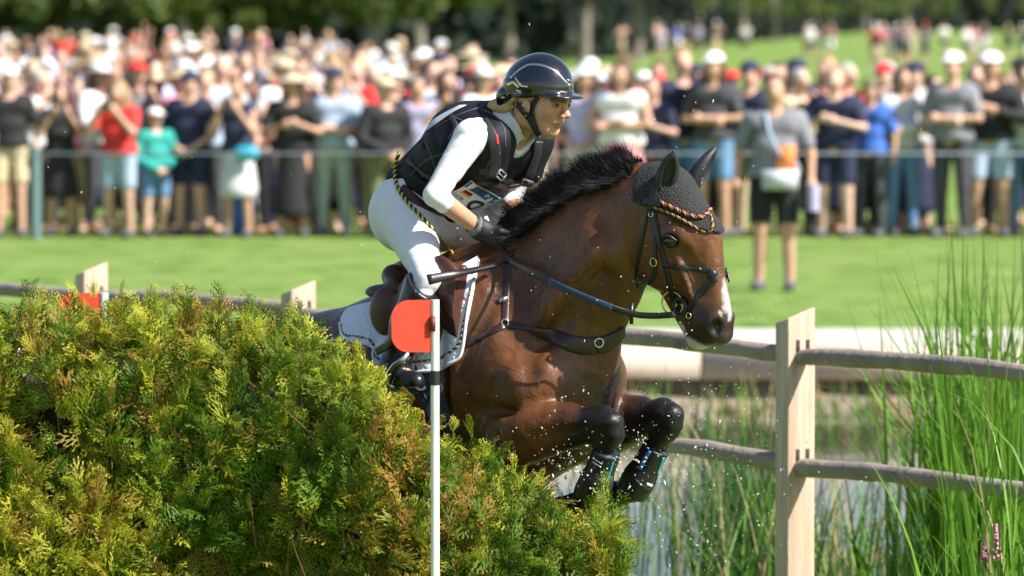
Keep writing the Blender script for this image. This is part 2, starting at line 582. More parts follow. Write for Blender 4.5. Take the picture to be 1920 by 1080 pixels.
for i in range(len(posts) - 1):
    a, c = posts[i], posts[i + 1]
    for z in (1.075, .655):
        t = np.linspace(-.02, 1.02, 16)
        p = np.stack([a[0] + (c[0] - a[0]) * t, a[1] + (c[1] - a[1]) * t, z + .022 * np.sin(t * math.pi) + np.cumsum(rng.normal(0, .002, 16)) + .006 * (i % 2)], 1)
        MB().tube(p, .046 * (1 + .08 * rng.normal(size=16).clip(-1, 1)) * .87 * np.interp(t, [0, .05, .95, 1], [.7, 1, 1, .7]), 10, flat=.86).build('rail', m_rail, fence)
# ------------------------------------------------------------------ jump flags
m_pole = mat('white_pole', (.76, .75, .72), .45, .16, 14, stretch=(1, 1, .4), bump=.1, bscale=40)
m_red = mat('red_plate', (.72, .065, .03), .5, .10, 14, .2, 60, trans=.25)
def flag(px, py, Y, label, wpx, hpx, band):
    p = at(px, py, Y); s_ = Y / F_PX
    t_ = thing('jump_flag', (p[0], p[1], 0), label, 'flag')
    r = 8.2 * s_
    MB().tube([(p[0], p[1], -.1), (p[0], p[1], p[2])], r, 16).build('pole', m_pole, t_)
    if band:
        MB().tube([at(px, 722, Y), at(px, 695, Y)], r + .0012, 16).build('band', m_mattb if 'm_mattb' in globals() else mat('black_tape', (.012, .012, .012), .5), t_)
    w, h = wpx * s_, hpx * s_
    R = h * .34; pts = []
    for cx, cz, a0 in ((-w + R, -R, 90), (-w + R, -h + R, 180)):
        for a in np.linspace(a0, a0 + 90, 9):
            pts.append((cx + R * math.cos(math.radians(a)), cz + R * math.sin(math.radians(a))))
    pts = [(0, 0)] + pts + [(0, -h)]
    yaw = math.radians(16)
    D = np.array([math.cos(yaw), math.sin(yaw), 0]); Nn = np.array([math.sin(yaw), -math.cos(yaw), 0])
    o = np.array([p[0], p[1], p[2]]) + Nn * .002 - D * r * .6
    f = [o + D * a + np.array([0, 0, z]) + Nn * .0016 for a, z in pts]; k = [o + D * a + np.array([0, 0, z]) - Nn * .0016 for a, z in pts]
    n = len(pts); bm = bmesh.new()
    vs = [bm.verts.new(Vector(q_) - t_.location) for q_ in f + k]
    bm.faces.new(vs[:n]); bm.faces.new(vs[n:][::-1])
    for a in range(n): bm.faces.new((vs[a], vs[n + a], vs[n + (a + 1) % n], vs[(a + 1) % n]))
    bmesh.ops.recalc_face_normals(bm, faces=bm.faces)
    me = bpy.data.meshes.new('plate'); bm.to_mesh(me); bm.free(); me.materials.append(m_red)
    add('plate', me, t_)
    MB().box(np.array(p) + Nn * .012 - D * .010 + np.array([0, 0, -h * .46]), (.014, .014, h * .28), [D, Nn, [0, 0, 1.]]).build('clip', mat('clip_red', (.12, .02, .015), .5), t_, smooth=False)
flag(815.5, 562, 16.60, 'red jump flag on a white pole in front of the thuja hedge', 80, 98, True)
flag(195, 549, 19.6, 'red flag on a short white pole behind the thuja hedge', 88, 100, False)
# ------------------------------------------------------------------ trees behind the meadow
m_bark = mat('grey_bark', (.20, .17, .145), .9, .3, 3, .8, 8, bdist=.05)
m_leafA = mat('broad_leaf', (.085, .130, .028), .6, attr=True, trans=.3, spec=.3)
def crown_leaves(r, centers, radii, n, size, cols, flat=.8):
    """leaf clumps spread through several uneven lobes"""
    k = r.integers(0, len(centers), n)
    d = r.normal(size=(n, 3)); d /= np.linalg.norm(d, axis=1)[:, None]
    rad = r.uniform(.25, 1, n) ** .5
    p = centers[k] + d * (radii[k] * rad[:, None])
    a = r.normal(size=(n, 3)); a /= np.linalg.norm(a, axis=1)[:, None]
    b = np.cross(a, r.normal(size=(n, 3))); b /= np.linalg.norm(b, axis=1)[:, None]
    s = size * r.uniform(.5, 1.3, n)[:, None]
    v = np.stack([p - a * s, p + b * s * .55, p + a * s, p - b * s * .55], 1).reshape(-1, 3)
    q = np.arange(n * 4).reshape(-1, 4)
    c = cols[0] + (cols[1] - cols[0]) * r.uniform(0, 1, (n, 1))
    return v, q, np.repeat(c, 4, axis=0)
tree_n = 0
def tree(x, y, h, low, label, seed, spread=4.0, nl=2600, group=None, colr=((.04, .075, .015), (.16, .20, .045))):
    r = np.random.default_rng(seed)
    t_ = thing('tree', (x, y, 0), label, 'tree', group)
    tr = MB()
    pts = [(x, y, -.2), (x + r.normal(0, .05), y, 1.5), (x + r.normal(0, .15), y, h * .4), (x + r.normal(0, .3), y, h * .85)]
    tr.tube(densify(pts, 12), np.linspace(.33, .10, 12) * r.uniform(.85, 1.2), 9)
    for k in range(6):
        a = r.uniform(0, 6.28); z0 = h * r.uniform(.28, .6); L = spread * r.uniform(.5, .9)
        e = np.array([x + math.cos(a) * L, y + math.sin(a) * L, z0 + L * r.uniform(.0, .6)])
        tr.tube(densify([(x, y, z0), (np.array([x, y, z0]) + e) / 2 + [0, 0, .4], e], 6), np.linspace(.12, .03, 6), 6)
    tr.build('trunk', m_bark, t_)
    nlob = 26
    a = r.uniform(0, 6.28, nlob); rr = spread * np.sqrt(r.uniform(0, 1, nlob)); zz = low + (h - low) * np.where(np.arange(nlob) < 13, r.uniform(.0, .14, nlob), r.uniform(.1, 1, nlob))
    shr = 1.25 - .7 * ((zz - low) / (h - low))
    c = np.stack([x + np.cos(a) * rr * shr, y + np.sin(a) * rr * shr, zz + 1.0], 1)
    R = np.stack([r.uniform(.6, 1.3, nlob)] * 2 + [r.uniform(.4, .9, nlob)], 1)
    c[:, 2] = np.maximum(c[:, 2] - .7, low + R[:, 2] * .6)
    v, q, cc = crown_leaves(r, c, R, nl, .26, (np.array(colr[0]), np.array(colr[1])))
    add('crown', mesh_np('crown', local(v, t_), q, m_leafA, False, cc), t_)
GRT = 'row of trees behind the crowd'
def px2x(px, Y): return (px - 960) * Y / F_PX
low_ = {}
rowspec = [(-60, 2.3), (108, 1.8), (245, 1.45), (340, 1.35), (460, 1.75), (610, 1.8), (700, 2.1), (785, 2.6), (950, 3.2), (1095, 3.3), (1195, 3.3)]
places = ['low hanging boughs beside the dark wood edge', 'boughs reaching nearly to the crowd', 'wide drooping boughs', 'short bare stem', 'pale stem and lit leaves', 'pale straight stem', 'pale trunk and high boughs', 'tall pale trunk', 'bare trunk before the dark wood', 'slim bare trunk', 'upright trunk beside the meadow']
tints = ['olive', 'mid green', 'dark green', 'fresh green', 'dull green', 'yellow green', 'light green', 'green', 'deep green', 'grey green', 'bright green']
for i, (px, lo) in enumerate(rowspec):
    Y = 246 + (i % 3) * 5 + max(0, i - 8) * 10
    tree(px2x(px, Y), Y, 11.5 + (i * 37 % 5) * .5, lo, tints[i] + ' leafy tree with ' + places[i], 100 + i, 2.6, 5200)
for i, (px, Y) in enumerate(((1310, 380), (1390, 420), (1450, 470), (1530, 540), (1620, 640), (1700, 700), (1790, 740), (1880, 760), (1960, 780))):
    tree(px2x(px, Y), Y, 14, 2.2, 'far tree along the edge of the meadow', 200 + i, 5.5, 1500, 'trees far behind the meadow')
# the shaded wood itself reads as one dark mass
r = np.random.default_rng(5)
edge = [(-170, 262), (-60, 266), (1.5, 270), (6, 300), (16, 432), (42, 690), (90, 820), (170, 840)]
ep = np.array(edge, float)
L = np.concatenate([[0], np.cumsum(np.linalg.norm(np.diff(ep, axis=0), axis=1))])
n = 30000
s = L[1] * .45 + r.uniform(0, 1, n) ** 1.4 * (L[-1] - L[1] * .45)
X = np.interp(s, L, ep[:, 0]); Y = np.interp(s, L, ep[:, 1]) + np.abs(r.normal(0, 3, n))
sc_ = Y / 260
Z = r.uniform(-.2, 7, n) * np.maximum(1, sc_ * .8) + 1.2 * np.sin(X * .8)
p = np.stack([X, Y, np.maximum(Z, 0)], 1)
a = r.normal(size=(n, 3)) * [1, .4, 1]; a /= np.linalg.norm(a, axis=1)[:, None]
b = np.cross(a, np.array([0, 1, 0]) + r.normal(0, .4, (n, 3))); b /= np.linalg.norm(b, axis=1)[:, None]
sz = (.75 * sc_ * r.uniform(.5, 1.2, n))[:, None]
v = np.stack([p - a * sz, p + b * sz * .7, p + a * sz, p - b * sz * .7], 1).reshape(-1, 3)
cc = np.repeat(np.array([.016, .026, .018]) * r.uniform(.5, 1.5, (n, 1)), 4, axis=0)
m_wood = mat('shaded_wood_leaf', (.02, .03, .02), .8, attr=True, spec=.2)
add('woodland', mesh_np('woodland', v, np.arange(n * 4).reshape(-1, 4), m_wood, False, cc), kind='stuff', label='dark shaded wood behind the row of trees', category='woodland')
# backing rows of solid trunks and undergrowth so that no sky shows below the crowns
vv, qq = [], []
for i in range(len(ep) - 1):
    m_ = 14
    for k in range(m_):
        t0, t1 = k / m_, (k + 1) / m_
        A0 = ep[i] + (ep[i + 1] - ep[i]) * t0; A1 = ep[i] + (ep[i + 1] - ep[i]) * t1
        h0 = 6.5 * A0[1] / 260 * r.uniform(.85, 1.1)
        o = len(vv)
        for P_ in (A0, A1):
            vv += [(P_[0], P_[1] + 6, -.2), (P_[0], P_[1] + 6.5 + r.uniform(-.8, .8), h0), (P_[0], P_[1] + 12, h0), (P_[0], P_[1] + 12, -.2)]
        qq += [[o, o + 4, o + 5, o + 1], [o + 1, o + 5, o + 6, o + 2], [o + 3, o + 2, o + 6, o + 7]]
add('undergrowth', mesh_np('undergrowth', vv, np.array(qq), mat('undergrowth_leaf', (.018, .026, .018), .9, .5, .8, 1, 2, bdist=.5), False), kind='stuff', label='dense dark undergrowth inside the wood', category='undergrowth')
# ------------------------------------------------------------------ spectators
SKIN = [mat('skin_%d' % i, c, .55, .06, 30) for i, c in enumerate(((.60, .36, .26), (.52, .30, .20), (.34, .17, .11), (.64, .42, .32)))]
HAIRC = {'dark': (.020, .013, .010), 'brown': (.075, .038, .018), 'blond': (.36, .24, .11), 'grey': (.42, .40, .38), 'auburn': (.16, .055, .022)}
HAIR = {k: mat('hair_' + k, c, .5, .3, 60) for k, c in HAIRC.items()}
CLO = {'white': (.78, .77, .76), 'navy': (.016, .022, .060), 'black': (.012, .012, .014), 'red': (.62, .035, .030), 'teal': (.02, .30, .27), 'light blue': (.36, .46, .60),
       'grey': (.22, .22, .25), 'pale grey': (.56, .57, .60), 'beige': (.58, .47, .30), 'olive': (.14, .15, .07), 'pink': (.70, .28, .34), 'lavender': (.46, .42, .62), 'denim': (.12, .24, .42),
       'bright blue': (.05, .15, .55), 'sage': (.36, .42, .38), 'orange': (.72, .24, .06), 'yellow': (.72, .58, .08), 'maroon': (.22, .03, .05), 'charcoal': (.05, .05, .06), 'peach': (.70, .42, .32), 'lime': (.42, .62, .05)}
CLM = {k: mat('cloth_' + k.replace(' ', '_'), c, .8, .12, 8, .3, 30, bdist=.01) for k, c in CLO.items()}
M_SHOE = mat('shoe', (.10, .10, .11), .6); M_STRAW = mat('straw', (.52, .42, .28), .8, .2, 60)
RES = .021
def L2(a): return np.array(a, float)
ARMS = {   # elbow and hand of each arm, x to the person's left, y to the back
    'sides': ((.27, .02, 1.13), (.28, -.06, .87), (-.27, .02, 1.13), (-.28, -.06, .87)),
    'crossed': ((.27, -.05, 1.15), (-.10, -.23, 1.16), (-.27, -.05, 1.14), (.12, -.21, 1.12)),
    'clasped': ((.27, -.02, 1.12), (.03, -.22, .93), (-.27, -.02, 1.12), (-.03, -.22, .91)),
    'phone': ((.24, -.20, 1.20), (.06, -.30, 1.48), (-.24, -.20, 1.20), (-.06, -.30, 1.48)),
    'clap': ((.27, -.08, 1.15), (.04, -.28, 1.26), (-.27, -.08, 1.15), (-.03, -.28, 1.24)),
    'shade': ((.27, .02, 1.13), (.28, -.08, .88), (-.34, -.10, 1.42), (-.10, -.16, 1.66)),
    'raised': ((.27, .02, 1.13), (.24, -.14, .95), (-.26, -.06, 1.72), (-.22, -.10, 2.02)),
}
POSEW = {'sides': 'arms down', 'crossed': 'arms crossed', 'clasped': 'hands clasped low', 'phone': 'phone held up', 'clap': 'hands clapping', 'shade': 'a hand shading the eyes', 'raised': 'one arm raised high'}
def new_field():
    return Field((-.48, -.42, -.02), (.48, .34, 2.16), RES)
def limbs(f, pose, g=0.0, part='all', upto=1.0):
    e1, h1, e2, h2 = [L2(p) for p in ARMS[pose]]
    for s, e, h in ((L2((.175, 0, 1.42)), e1, h1), (L2((-.175, 0, 1.42)), e2, h2)):
        f.cone(s, e if upto >= .5 else s + (e - s) * upto * 2, .050 + g, .042 + g, .02)
        if upto > .5:
            hh = e + (h - e) * (upto - .5) * 2
            f.cone(e, hh, .041 + g, .031 + g, .02)
    return f
def trunk_(f, g=0.0, z0=.95):
    f.cone((0, 0, max(z0, .98)), (0, .0, 1.16), .125 + g, .115 + g, .05)
    f.cone((-.05, 0, 1.18), (.05, 0, 1.18), .11 + g, .11 + g, .05)
    f.cone((-.10, .0, 1.36), (.10, .0, 1.36), .10 + g, .10 + g, .06)
    f.cone((-.15, .0, 1.42), (.15, .0, 1.42), .055 + g, .055 + g, .05)
    f.cone((-.07, .01, .98), (.07, .01, .98), .115 + g, .115 + g, .05)
def legs_(f, g=0.0, z0=.06):
    for s in (1, -1):
        hip, kn, an = L2((.09 * s, 0, .93)), L2((.105 * s, -.01, .50)), L2((.115 * s, .02, .08))
        if z0 < .5:
            f.cone(hip, kn, .088 + g, .058 + g, .03)
            f.cone(kn, an + (kn - an) * max(0, (z0 - .08) / .42), .056 + g, .040 + g, .02)
        else:
            f.cone(hip, hip + (kn - hip) * ((.93 - z0) / .43), .092 + g, .074 + g, .015)
def tomesh(name, f, sm=1):
    v, q = f.mesh(sm)
    me = mesh_np(name, v, q, None, True)
    me.materials.append(None)
    return me
LIB = {}
for pose in ARMS:
    f = new_field()
    trunk_(f, -.012); legs_(f); limbs(f, pose, -.004)
    f.cone((0, .01, 1.44), (0, -.005, 1.56), .055, .052, .03)
    f.ell((0, -.005, 1.655), (.078, .098, .112), .02)
    f.ell((0, -.045, 1.60), (.052, .055, .052), .03)
    f.cone((0, -.105, 1.655), (0, -.125, 1.632), .012, .016, .02)
    f.ell((.036, -.108, 1.668), (.018, .016, .012), .012, mode='sub'); f.ell((-.036, -.108, 1.668), (.018, .016, .012), .012, mode='sub')
    for h in (ARMS[pose][1], ARMS[pose][3]):
        f.ell(h, (.042, .045, .055), .02)
    for s in (1, -1):
        f.cone((.115 * s, .03, .045), (.12 * s, -.12, .035), .040, .034, .02)
    LIB['body', pose] = tomesh('body', f)
    for nm, up, z in (('tee', .36, .93), ('long', .94, .93), ('vest', .05, .93)):
        f = new_field(); trunk_(f, .016, z)
        if nm != 'vest': limbs(f, pose, .020, upto=up)
        f.cone((0, -.02, 1.46), (0, -.03, 1.60), .070, .085, .02, mode='sub')
        f.cut((0, 0, .93), (0, 0, -1))
        LIB[nm, pose] = tomesh('top', f)
for nm, z in (('shorts', .56), ('trousers', .09)):
    f = new_field(); f.cone((-.06, .01, .99), (.06, .01, .99), .125, .125, .03); legs_(f, .010, z); f.cut((0, 0, 1.05), (0, 0, 1))
    if z > .5: f.cut((0, 0, z), (0, 0, -1))
    LIB[nm] = tomesh('bottom', f)
f = new_field(); f.cone((0, .01, 1.02), (0, .01, .55), .145, .215, .03); f.cut((0, 0, .45), (0, 0, -1)); f.cut((0, 0, 1.06), (0, 0, 1)); LIB['skirt'] = tomesh('bottom', f)
f = new_field(); f.cone((0, .01, 1.02), (0, .01, .30), .145, .20, .03); f.cut((0, 0, .22), (0, 0, -1)); f.cut((0, 0, 1.06), (0, 0, 1)); LIB['long skirt'] = tomesh('bottom', f)
for s in (1, -1):
    f = new_field(); f.cone((.115 * s, .04, .05), (.122 * s, -.14, .042), .050, .044, .02); f.cut((0, 0, .10), (0, 0, 1)); LIB['shoe', s] = tomesh('shoe', f)
def fine(): return Field((-.26, -.26, 1.30), (.26, .26, 1.86), .013)
f = fine(); f.ell((0, .018, 1.675), (.088, .100, .112), .01); f.ell((0, -.09, 1.62), (.075, .075, .10), .01, mode='sub'); LIB['hair', 'short'] = tomesh('hair', f)
f = fine(); f.ell((0, .018, 1.675), (.092, .104, .114), .01); f.cone((0, .06, 1.64), (0, .075, 1.42), .092, .075, .03); f.cone((.07, .0, 1.64), (.085, -.01, 1.42), .035, .03, .02); f.cone((-.07, 0, 1.64), (-.085, -.01, 1.42), .035, .03, .02); f.ell((0, -.095, 1.60), (.068, .075, .105), .01, mode='sub'); LIB['hair', 'long'] = tomesh('hair', f)
f = fine(); f.ell((0, .018, 1.675), (.089, .101, .113), .01); f.ell((0, .12, 1.72), (.045, .045, .045), .02); f.ell((0, -.09, 1.61), (.075, .075, .10), .01, mode='sub'); LIB['hair', 'tied'] = tomesh('hair', f)
f = fine(); f.ell((0, .005, 1.70), (.102, .118, .100), .01); f.cut((0, 0, 1.70), (0, 0, -1)); f.ell((0, -.13, 1.705), (.08, .085, .012), .01); LIB['cap'] = tomesh('cap', f)
f = fine(); f.ell((0, .005, 1.71), (.100, .112, .095), .01); f.cut((0, 0, 1.70), (0, 0, -1)); f.ell((0, 0, 1.705), (.20, .21, .016), .02); LIB['sun hat'] = tomesh('sun_hat', f)
f = Field((-.1, -.42, 1.38), (.1, -.2, 1.62), .012); f.ell((0, -.325, 1.50), (.045, .012, .085), .01); LIB['phone'] = tomesh('phone', f)
USED = set()
def person(x, y, scale, pose, top, topc, bot, botc, hair, hairc, hat, hatc, skin, rot, label, group, detail=True, flip=None):
    o = thing('person', (x, y, 0), label, 'person', group)
    o.scale = (scale / 1.78 * 1.03,) * 3
    o.rotation_euler = (0, 0, rot)
    if (rc.random() < .5) if flip is None else flip:
        o.scale.x *= -1
    o.scale.x *= rc.uniform(1.0, 1.24); o.scale.y *= rc.uniform(.95, 1.2)
    def part(nm, me, m_):
        c = bpy.data.objects.new(nm, me); COL.objects.link(c); c.parent = o
        c.material_slots[0].link = 'OBJECT'; c.material_slots[0].material = m_
        return c
    part('body', LIB['body', pose], SKIN[skin])
    part({'tee': 'shirt', 'long': 'long_sleeved_top', 'vest': 'sleeveless_top'}[top], LIB[top, pose], CLM[topc])
    if bot:
        part(bot.replace(' ', '_'), LIB[bot], CLM[botc])
        if detail: part('shoe', LIB['shoe', 1], M_SHOE); part('shoe', LIB['shoe', -1], M_SHOE)
    part('hair', LIB['hair', hair], HAIR[hairc])
    if hat:
        part(hat.replace(' ', '_'), LIB[hat], M_STRAW if hatc == 'straw' else CLM[hatc])
    if pose == 'phone' and detail:
        part('phone', LIB['phone'], CLM['charcoal'])
    return o
rc = random.Random(11)
TOPW = {'tee': 't-shirt', 'long': 'long sleeved top', 'vest': 'sleeveless top'}
def headw(hair, hairc, hat, hatc):
    return (hatc + ' ' + hat) if hat else ({'short': 'short ', 'long': 'long ', 'tied': 'tied '}[hair] + hairc + ' hair')
YF = 59.0
front = [  # px, head-top y, pose, top, colour, bottom, colour, hair, colour, hat, colour, skin
    (-70, 150, 'sides', 'tee', 'pale grey', 'shorts', 'navy', 'short', 'brown', None, None, 0),
    (18, 128, 'shade', 'tee', 'black', 'shorts', 'beige', 'short', 'brown', 'cap', 'white', 0),
    (112, 165, 'phone', 'tee', 'black', 'skirt', 'black', 'long', 'brown', None, None, 1),
    (222, 160, 'phone', 'tee', 'red', 'shorts', 'light blue', 'long', 'blond', None, None, 0),
    (291, 205, 'clasped', 'long', 'teal', 'shorts', 'denim', 'short', 'blond', 'cap', 'white', 3),
    (356, 138, 'clasped', 'tee', 'navy', 'shorts', 'navy', 'short', 'brown', 'cap', 'navy', 0),
    (446, 152, 'phone', 'vest', 'navy', 'skirt', 'pale grey', 'tied', 'auburn', None, None, 1),
    (548, 142, 'clap', 'tee', 'black', 'long skirt', 'black', 'long', 'brown', 'sun hat', 'straw', 1),
    (626, 132, 'crossed', 'tee', 'light blue', 'trousers', 'sage', 'short', 'brown', 'cap', 'navy', 0),
    (722, 150, 'clasped', 'long', 'black', 'trousers', 'olive', 'short', 'grey', 'cap', 'beige', 0),
    (785, 150, 'sides', 'long', 'lavender', 'trousers', 'charcoal', 'short', 'dark', None, None, 1),
    (838, 140, 'phone', 'tee', 'black', 'trousers', 'black', 'long', 'dark', None, None, 1),
    (905, 130, 'sides', 'tee', 'white', 'trousers', 'navy', 'long', 'auburn', 'cap', 'white', 0),
    (985, 150, 'sides', 'tee', 'pale grey', 'shorts', 'beige', 'short', 'brown', None, None, 0),
    (1098, 128, 'clasped', 'tee', 'lavender', 'shorts', 'white', 'long', 'brown', 'cap', 'white', 1),
    (1165, 125, 'crossed', 'vest', 'white', 'skirt', 'pink', 'long', 'brown', None, None, 1),
    (1225, 150, 'clap', 'tee', 'navy', 'trousers', 'charcoal', 'short', 'brown', None, None, 0),
    (1278, 96, 'sides', 'tee', 'navy', 'shorts', 'denim', 'short', 'blond', None, None, 0),
    (1338, 90, 'crossed', 'tee', 'charcoal', 'shorts', 'denim', 'long', 'brown', 'cap', 'white', 1),
    (1405, 120, 'sides', 'tee', 'navy', 'shorts', 'olive', 'short', 'dark', 'cap', 'navy', 0),
    (1500, 138, 'sides', 'tee', 'beige', 'trousers', 'black', 'short', 'grey', None, None, 0),
    (1566, 135, 'clap', 'tee', 'navy', 'shorts', 'navy', 'short', 'blond', None, None, 3),
    (1632, 150, 'sides', 'tee', 'bright blue', 'trousers', 'charcoal', 'short', 'dark', 'cap', 'olive', 1),
    (1692, 135, 'crossed', 'long', 'pale grey', 'trousers', 'denim', 'long', 'brown', None, None, 1),
    (1786, 100, 'crossed', 'tee', 'grey', 'trousers', 'charcoal', 'short', 'brown', 'cap', 'white', 0),
    (1856, 104, 'clap', 'long', 'black', 'shorts', 'light blue', 'short', 'brown', 'cap', 'white', 1),
    (1922, 130, 'sides', 'tee', 'white', 'trousers', 'denim', 'short', 'dark', None, None, 0),
    (1990, 140, 'sides', 'tee', 'teal', 'shorts', 'beige', 'short', 'grey', None, None, 0),
]
GF = 'spectators in the front row behind the tape'
for i, (px, hy, pose, top, tc_, bot, bc_, hair, hc, hat, hac, sk) in enumerate(front):
    Y = YF + (i % 3) * .18
    s_ = F_PX / Y
    h = min(CAM_H - (hy - 24) / s_, 1.93)
    if hat: h -= .03
    who = 'child' if h < 1.5 else 'spectator'
    lab = '%s in %s %s and %s %s with %s, %s' % (who, tc_, TOPW[top], bc_, bot, headw(hair, hc, hat, hac), POSEW[pose])
    assert lab not in USED, lab
    USED.add(lab)
    person(px2x(px, Y), Y, h, pose, top, tc_, bot, bc_, hair, hc, hat, hac, sk, rc.uniform(-.5, .5), lab, GF)
def rand_person(x, Y, h, group, tail, far=False, bots=True, tops=None, botl=None):
    for _ in range(200):
        top = rc.choice(['tee', 'tee', 'tee', 'long', 'vest']); tc_ = rc.choice(tops or ['white', 'white', 'navy', 'black', 'red', 'light blue', 'grey', 'pale grey', 'pink', 'navy', 'lavender', 'bright blue', 'maroon', 'charcoal', 'navy', 'red', 'black', 'white', 'peach', 'white', 'lavender'])
        bot = rc.choice(['shorts', 'trousers', 'shorts', 'skirt']); bc_ = rc.choice(botl or ['navy', 'black', 'beige', 'denim', 'white', 'charcoal', 'pale grey', 'olive'])
        if botl: bot = rc.choice(['trousers', 'trousers', 'long skirt'])
        hair = rc.choice(['short', 'short', 'long', 'tied']); hc = rc.choice(['dark', 'brown', 'brown', 'blond', 'blond', 'grey', 'auburn'])
        hat, hac = None, None
        if rc.random() < .40:
            hat = rc.choice(['cap'] * 8 + ['sun hat']); hac = 'straw' if hat == 'sun hat' else rc.choice(['white', 'white', 'white', 'navy', 'beige', 'red', 'pale grey', 'black'])
        pose = rc.choice(['sides', 'phone', 'clap', 'crossed', 'shade', 'clasped', 'phone'] + (['raised'] if rc.random() < .5 else []))
        lab = 'spectator in %s %s with %s, %s, %s' % (tc_, TOPW[top], headw(hair, hc, hat, hac), POSEW[pose], tail)
        if len(lab.split()) > 16:
            continue
        if lab not in USED:
            break
    USED.add(lab)
    person(x, Y, h, pose, top, tc_, bot if bots else None, bc_, hair, hc, hat, hac, rc.choice([0, 0, 1, 3, 3, 2]), rc.uniform(-.8, .8), lab, group, detail=False)
for px in np.arange(-60, 2000, 52):                       # second row looks between the shoulders of the first
    Y = 60.2 + rc.uniform(0, .5)
    rand_person(px2x(px + rc.uniform(-22, 22), Y), Y, rc.uniform(1.62, 1.84), 'spectators in the second row', 'in the second row', botl=['navy', 'black', 'charcoal', 'black', 'navy', 'beige'])  # mostly dark bottoms stand in for shade between the legs in front
for px in np.arange(-40, 1990, 62):
    Y = 61.7 + rc.uniform(0, .8)
    rand_person(px2x(px + rc.uniform(-30, 30), Y), Y, rc.uniform(1.62, 1.86), 'spectators in the third row', 'in the third row', botl=['navy', 'black', 'charcoal'])  # dark clothes again in place of the shade behind the front rows
rows = [(64, 84, 1000), (67.5, 88, 960), (72, 84, 960), (78, 84, 960), (87, 78, 900), (98, 74, 860), (112, 70, 780), (130, 66, 740), (152, 62, 690), (180, 60, 640)]
for j, (Y0, step, pmax) in enumerate(rows):
    for px in np.arange(-40 - 13 * (j % 3), pmax, step):
        Y = Y0 * rc.uniform(.985, 1.02)
        rand_person(px2x(px + rc.uniform(-.3, .3) * step, Y), Y, rc.uniform(1.58, 1.86), 'spectators packed behind the front rows', 'in the packed crowd', bots=Y0 < 100)
for k in range(26):
    px = rc.uniform(960, 1560); Y = rc.uniform(270, 340)
    rand_person(px2x(px, Y), Y, rc.uniform(1.6, 1.85), 'people strolling on the far meadow', 'strolling on the far meadow')
for k in range(24):
    px = rc.uniform(1640, 1935); Y = rc.uniform(250, 330)
    rand_person(px2x(px, Y), Y, rc.uniform(1.65, 1.9), 'people gathered at the far meadow edge', 'at the far meadow edge')
for k in range(9):                                        # the rows go on beyond both edges of the frame
    for sd in (-1, 1):
        Y = 59.2 + (k % 3) * .8
        rand_person(sd * (6.15 + k * .42), Y, rc.uniform(1.62, 1.86), 'spectators further along the tape', 'further along the tape')
# the steward standing on the lawn
Ys = 47.7
stew = person(px2x(1452, Ys), Ys, 1.80, 'sides', 'tee', 'grey', 'shorts', 'black', 'short', 'brown', None, None, 1, -.15,
              'steward in grey shirt and black shorts with orange pass standing on the open lawn', None, flip=False)
stew.name = 'person'
def extra(nm, m_, pts, r=None, box=None):
    b = MB()
    if box: b.box(*box)
    else: b.tube(pts, r, 8)
    v = np.concatenate(b.v); fs = ([np.concatenate(b.f3)] if b.f3 else []) + [np.concatenate(b.f4)]
    add(nm, mesh_np(nm, v, fs, m_, True), stew)
extra('lanyard', CLM['light blue'], densify([(-.06, -.09, 1.47), (-.02, -.16, 1.3), (.06, -.165, 1.12)], 10), .014)
extra('pass', CLM['orange'], None, box=((.10, -.165, 1.10), (.14, .012, .20)))
extra('belt_bag', CLM['pale grey'], None, box=((.06, -.19, .92), (.26, .12, .16)))
extra('water_bottle', CLM['lavender'], [(.30, -.12, .66), (.30, -.12, .88)], .045)
extra('microphone', CLM['charcoal'], [(-.16, -.2, 1.18), (-.1, -.24, 1.36)], .03)
# tape barrier
tape = thing('tape_barrier', (0, 58.4, 0), 'white barrier tape on posts in front of the crowd', 'barrier')
MB().box((0, 58.4, .905), (24, .01, .017)).build('tape', mat('white_tape', (.36, .42, .48), .5, trans=.3), tape, smooth=False)
for px, w in ((66, .06), (-420, .05), (1085, .015), (2300, .05)):
    x = px2x(px, 58.45); MB().tube([(x, 58.45, -.1), (x, 58.45, .96)], w, 10).build('post', mat('green_post', (.12, .20, .20), .6), tape)
b_ = thing('bag', (px2x(462, 58.75), 58.75, .80), 'turquoise hip bag at the waist of a spectator', 'bag')
MB().sphere((px2x(462, 58.75), 58.75, .90), (.15, .06, .09)).build('pouch', mat('turquoise', (.02, .33, .48), .5), b_)
MB().tube([(px2x(440, 58.8), 58.80, .95), (px2x(462, 58.75), 58.72, .99), (px2x(486, 58.8), 58.80, .95)], .012).build('strap', CLM['charcoal'], b_)
b_ = thing('backpack', (px2x(452, 59.4), 59.5, 0), 'bright blue backpack on the grass among the front row legs', 'backpack')
MB().sphere((px2x(452, 59.4), 59.5, .26), (.17, .12, .27)).build('pack', CLM['bright blue'], b_)
MB().tube([(px2x(452, 59.4) - .05, 59.4, .5), (px2x(452, 59.4), 59.38, .57), (px2x(452, 59.4) + .05, 59.4, .5)], .012).build('handle', CLM['charcoal'], b_)
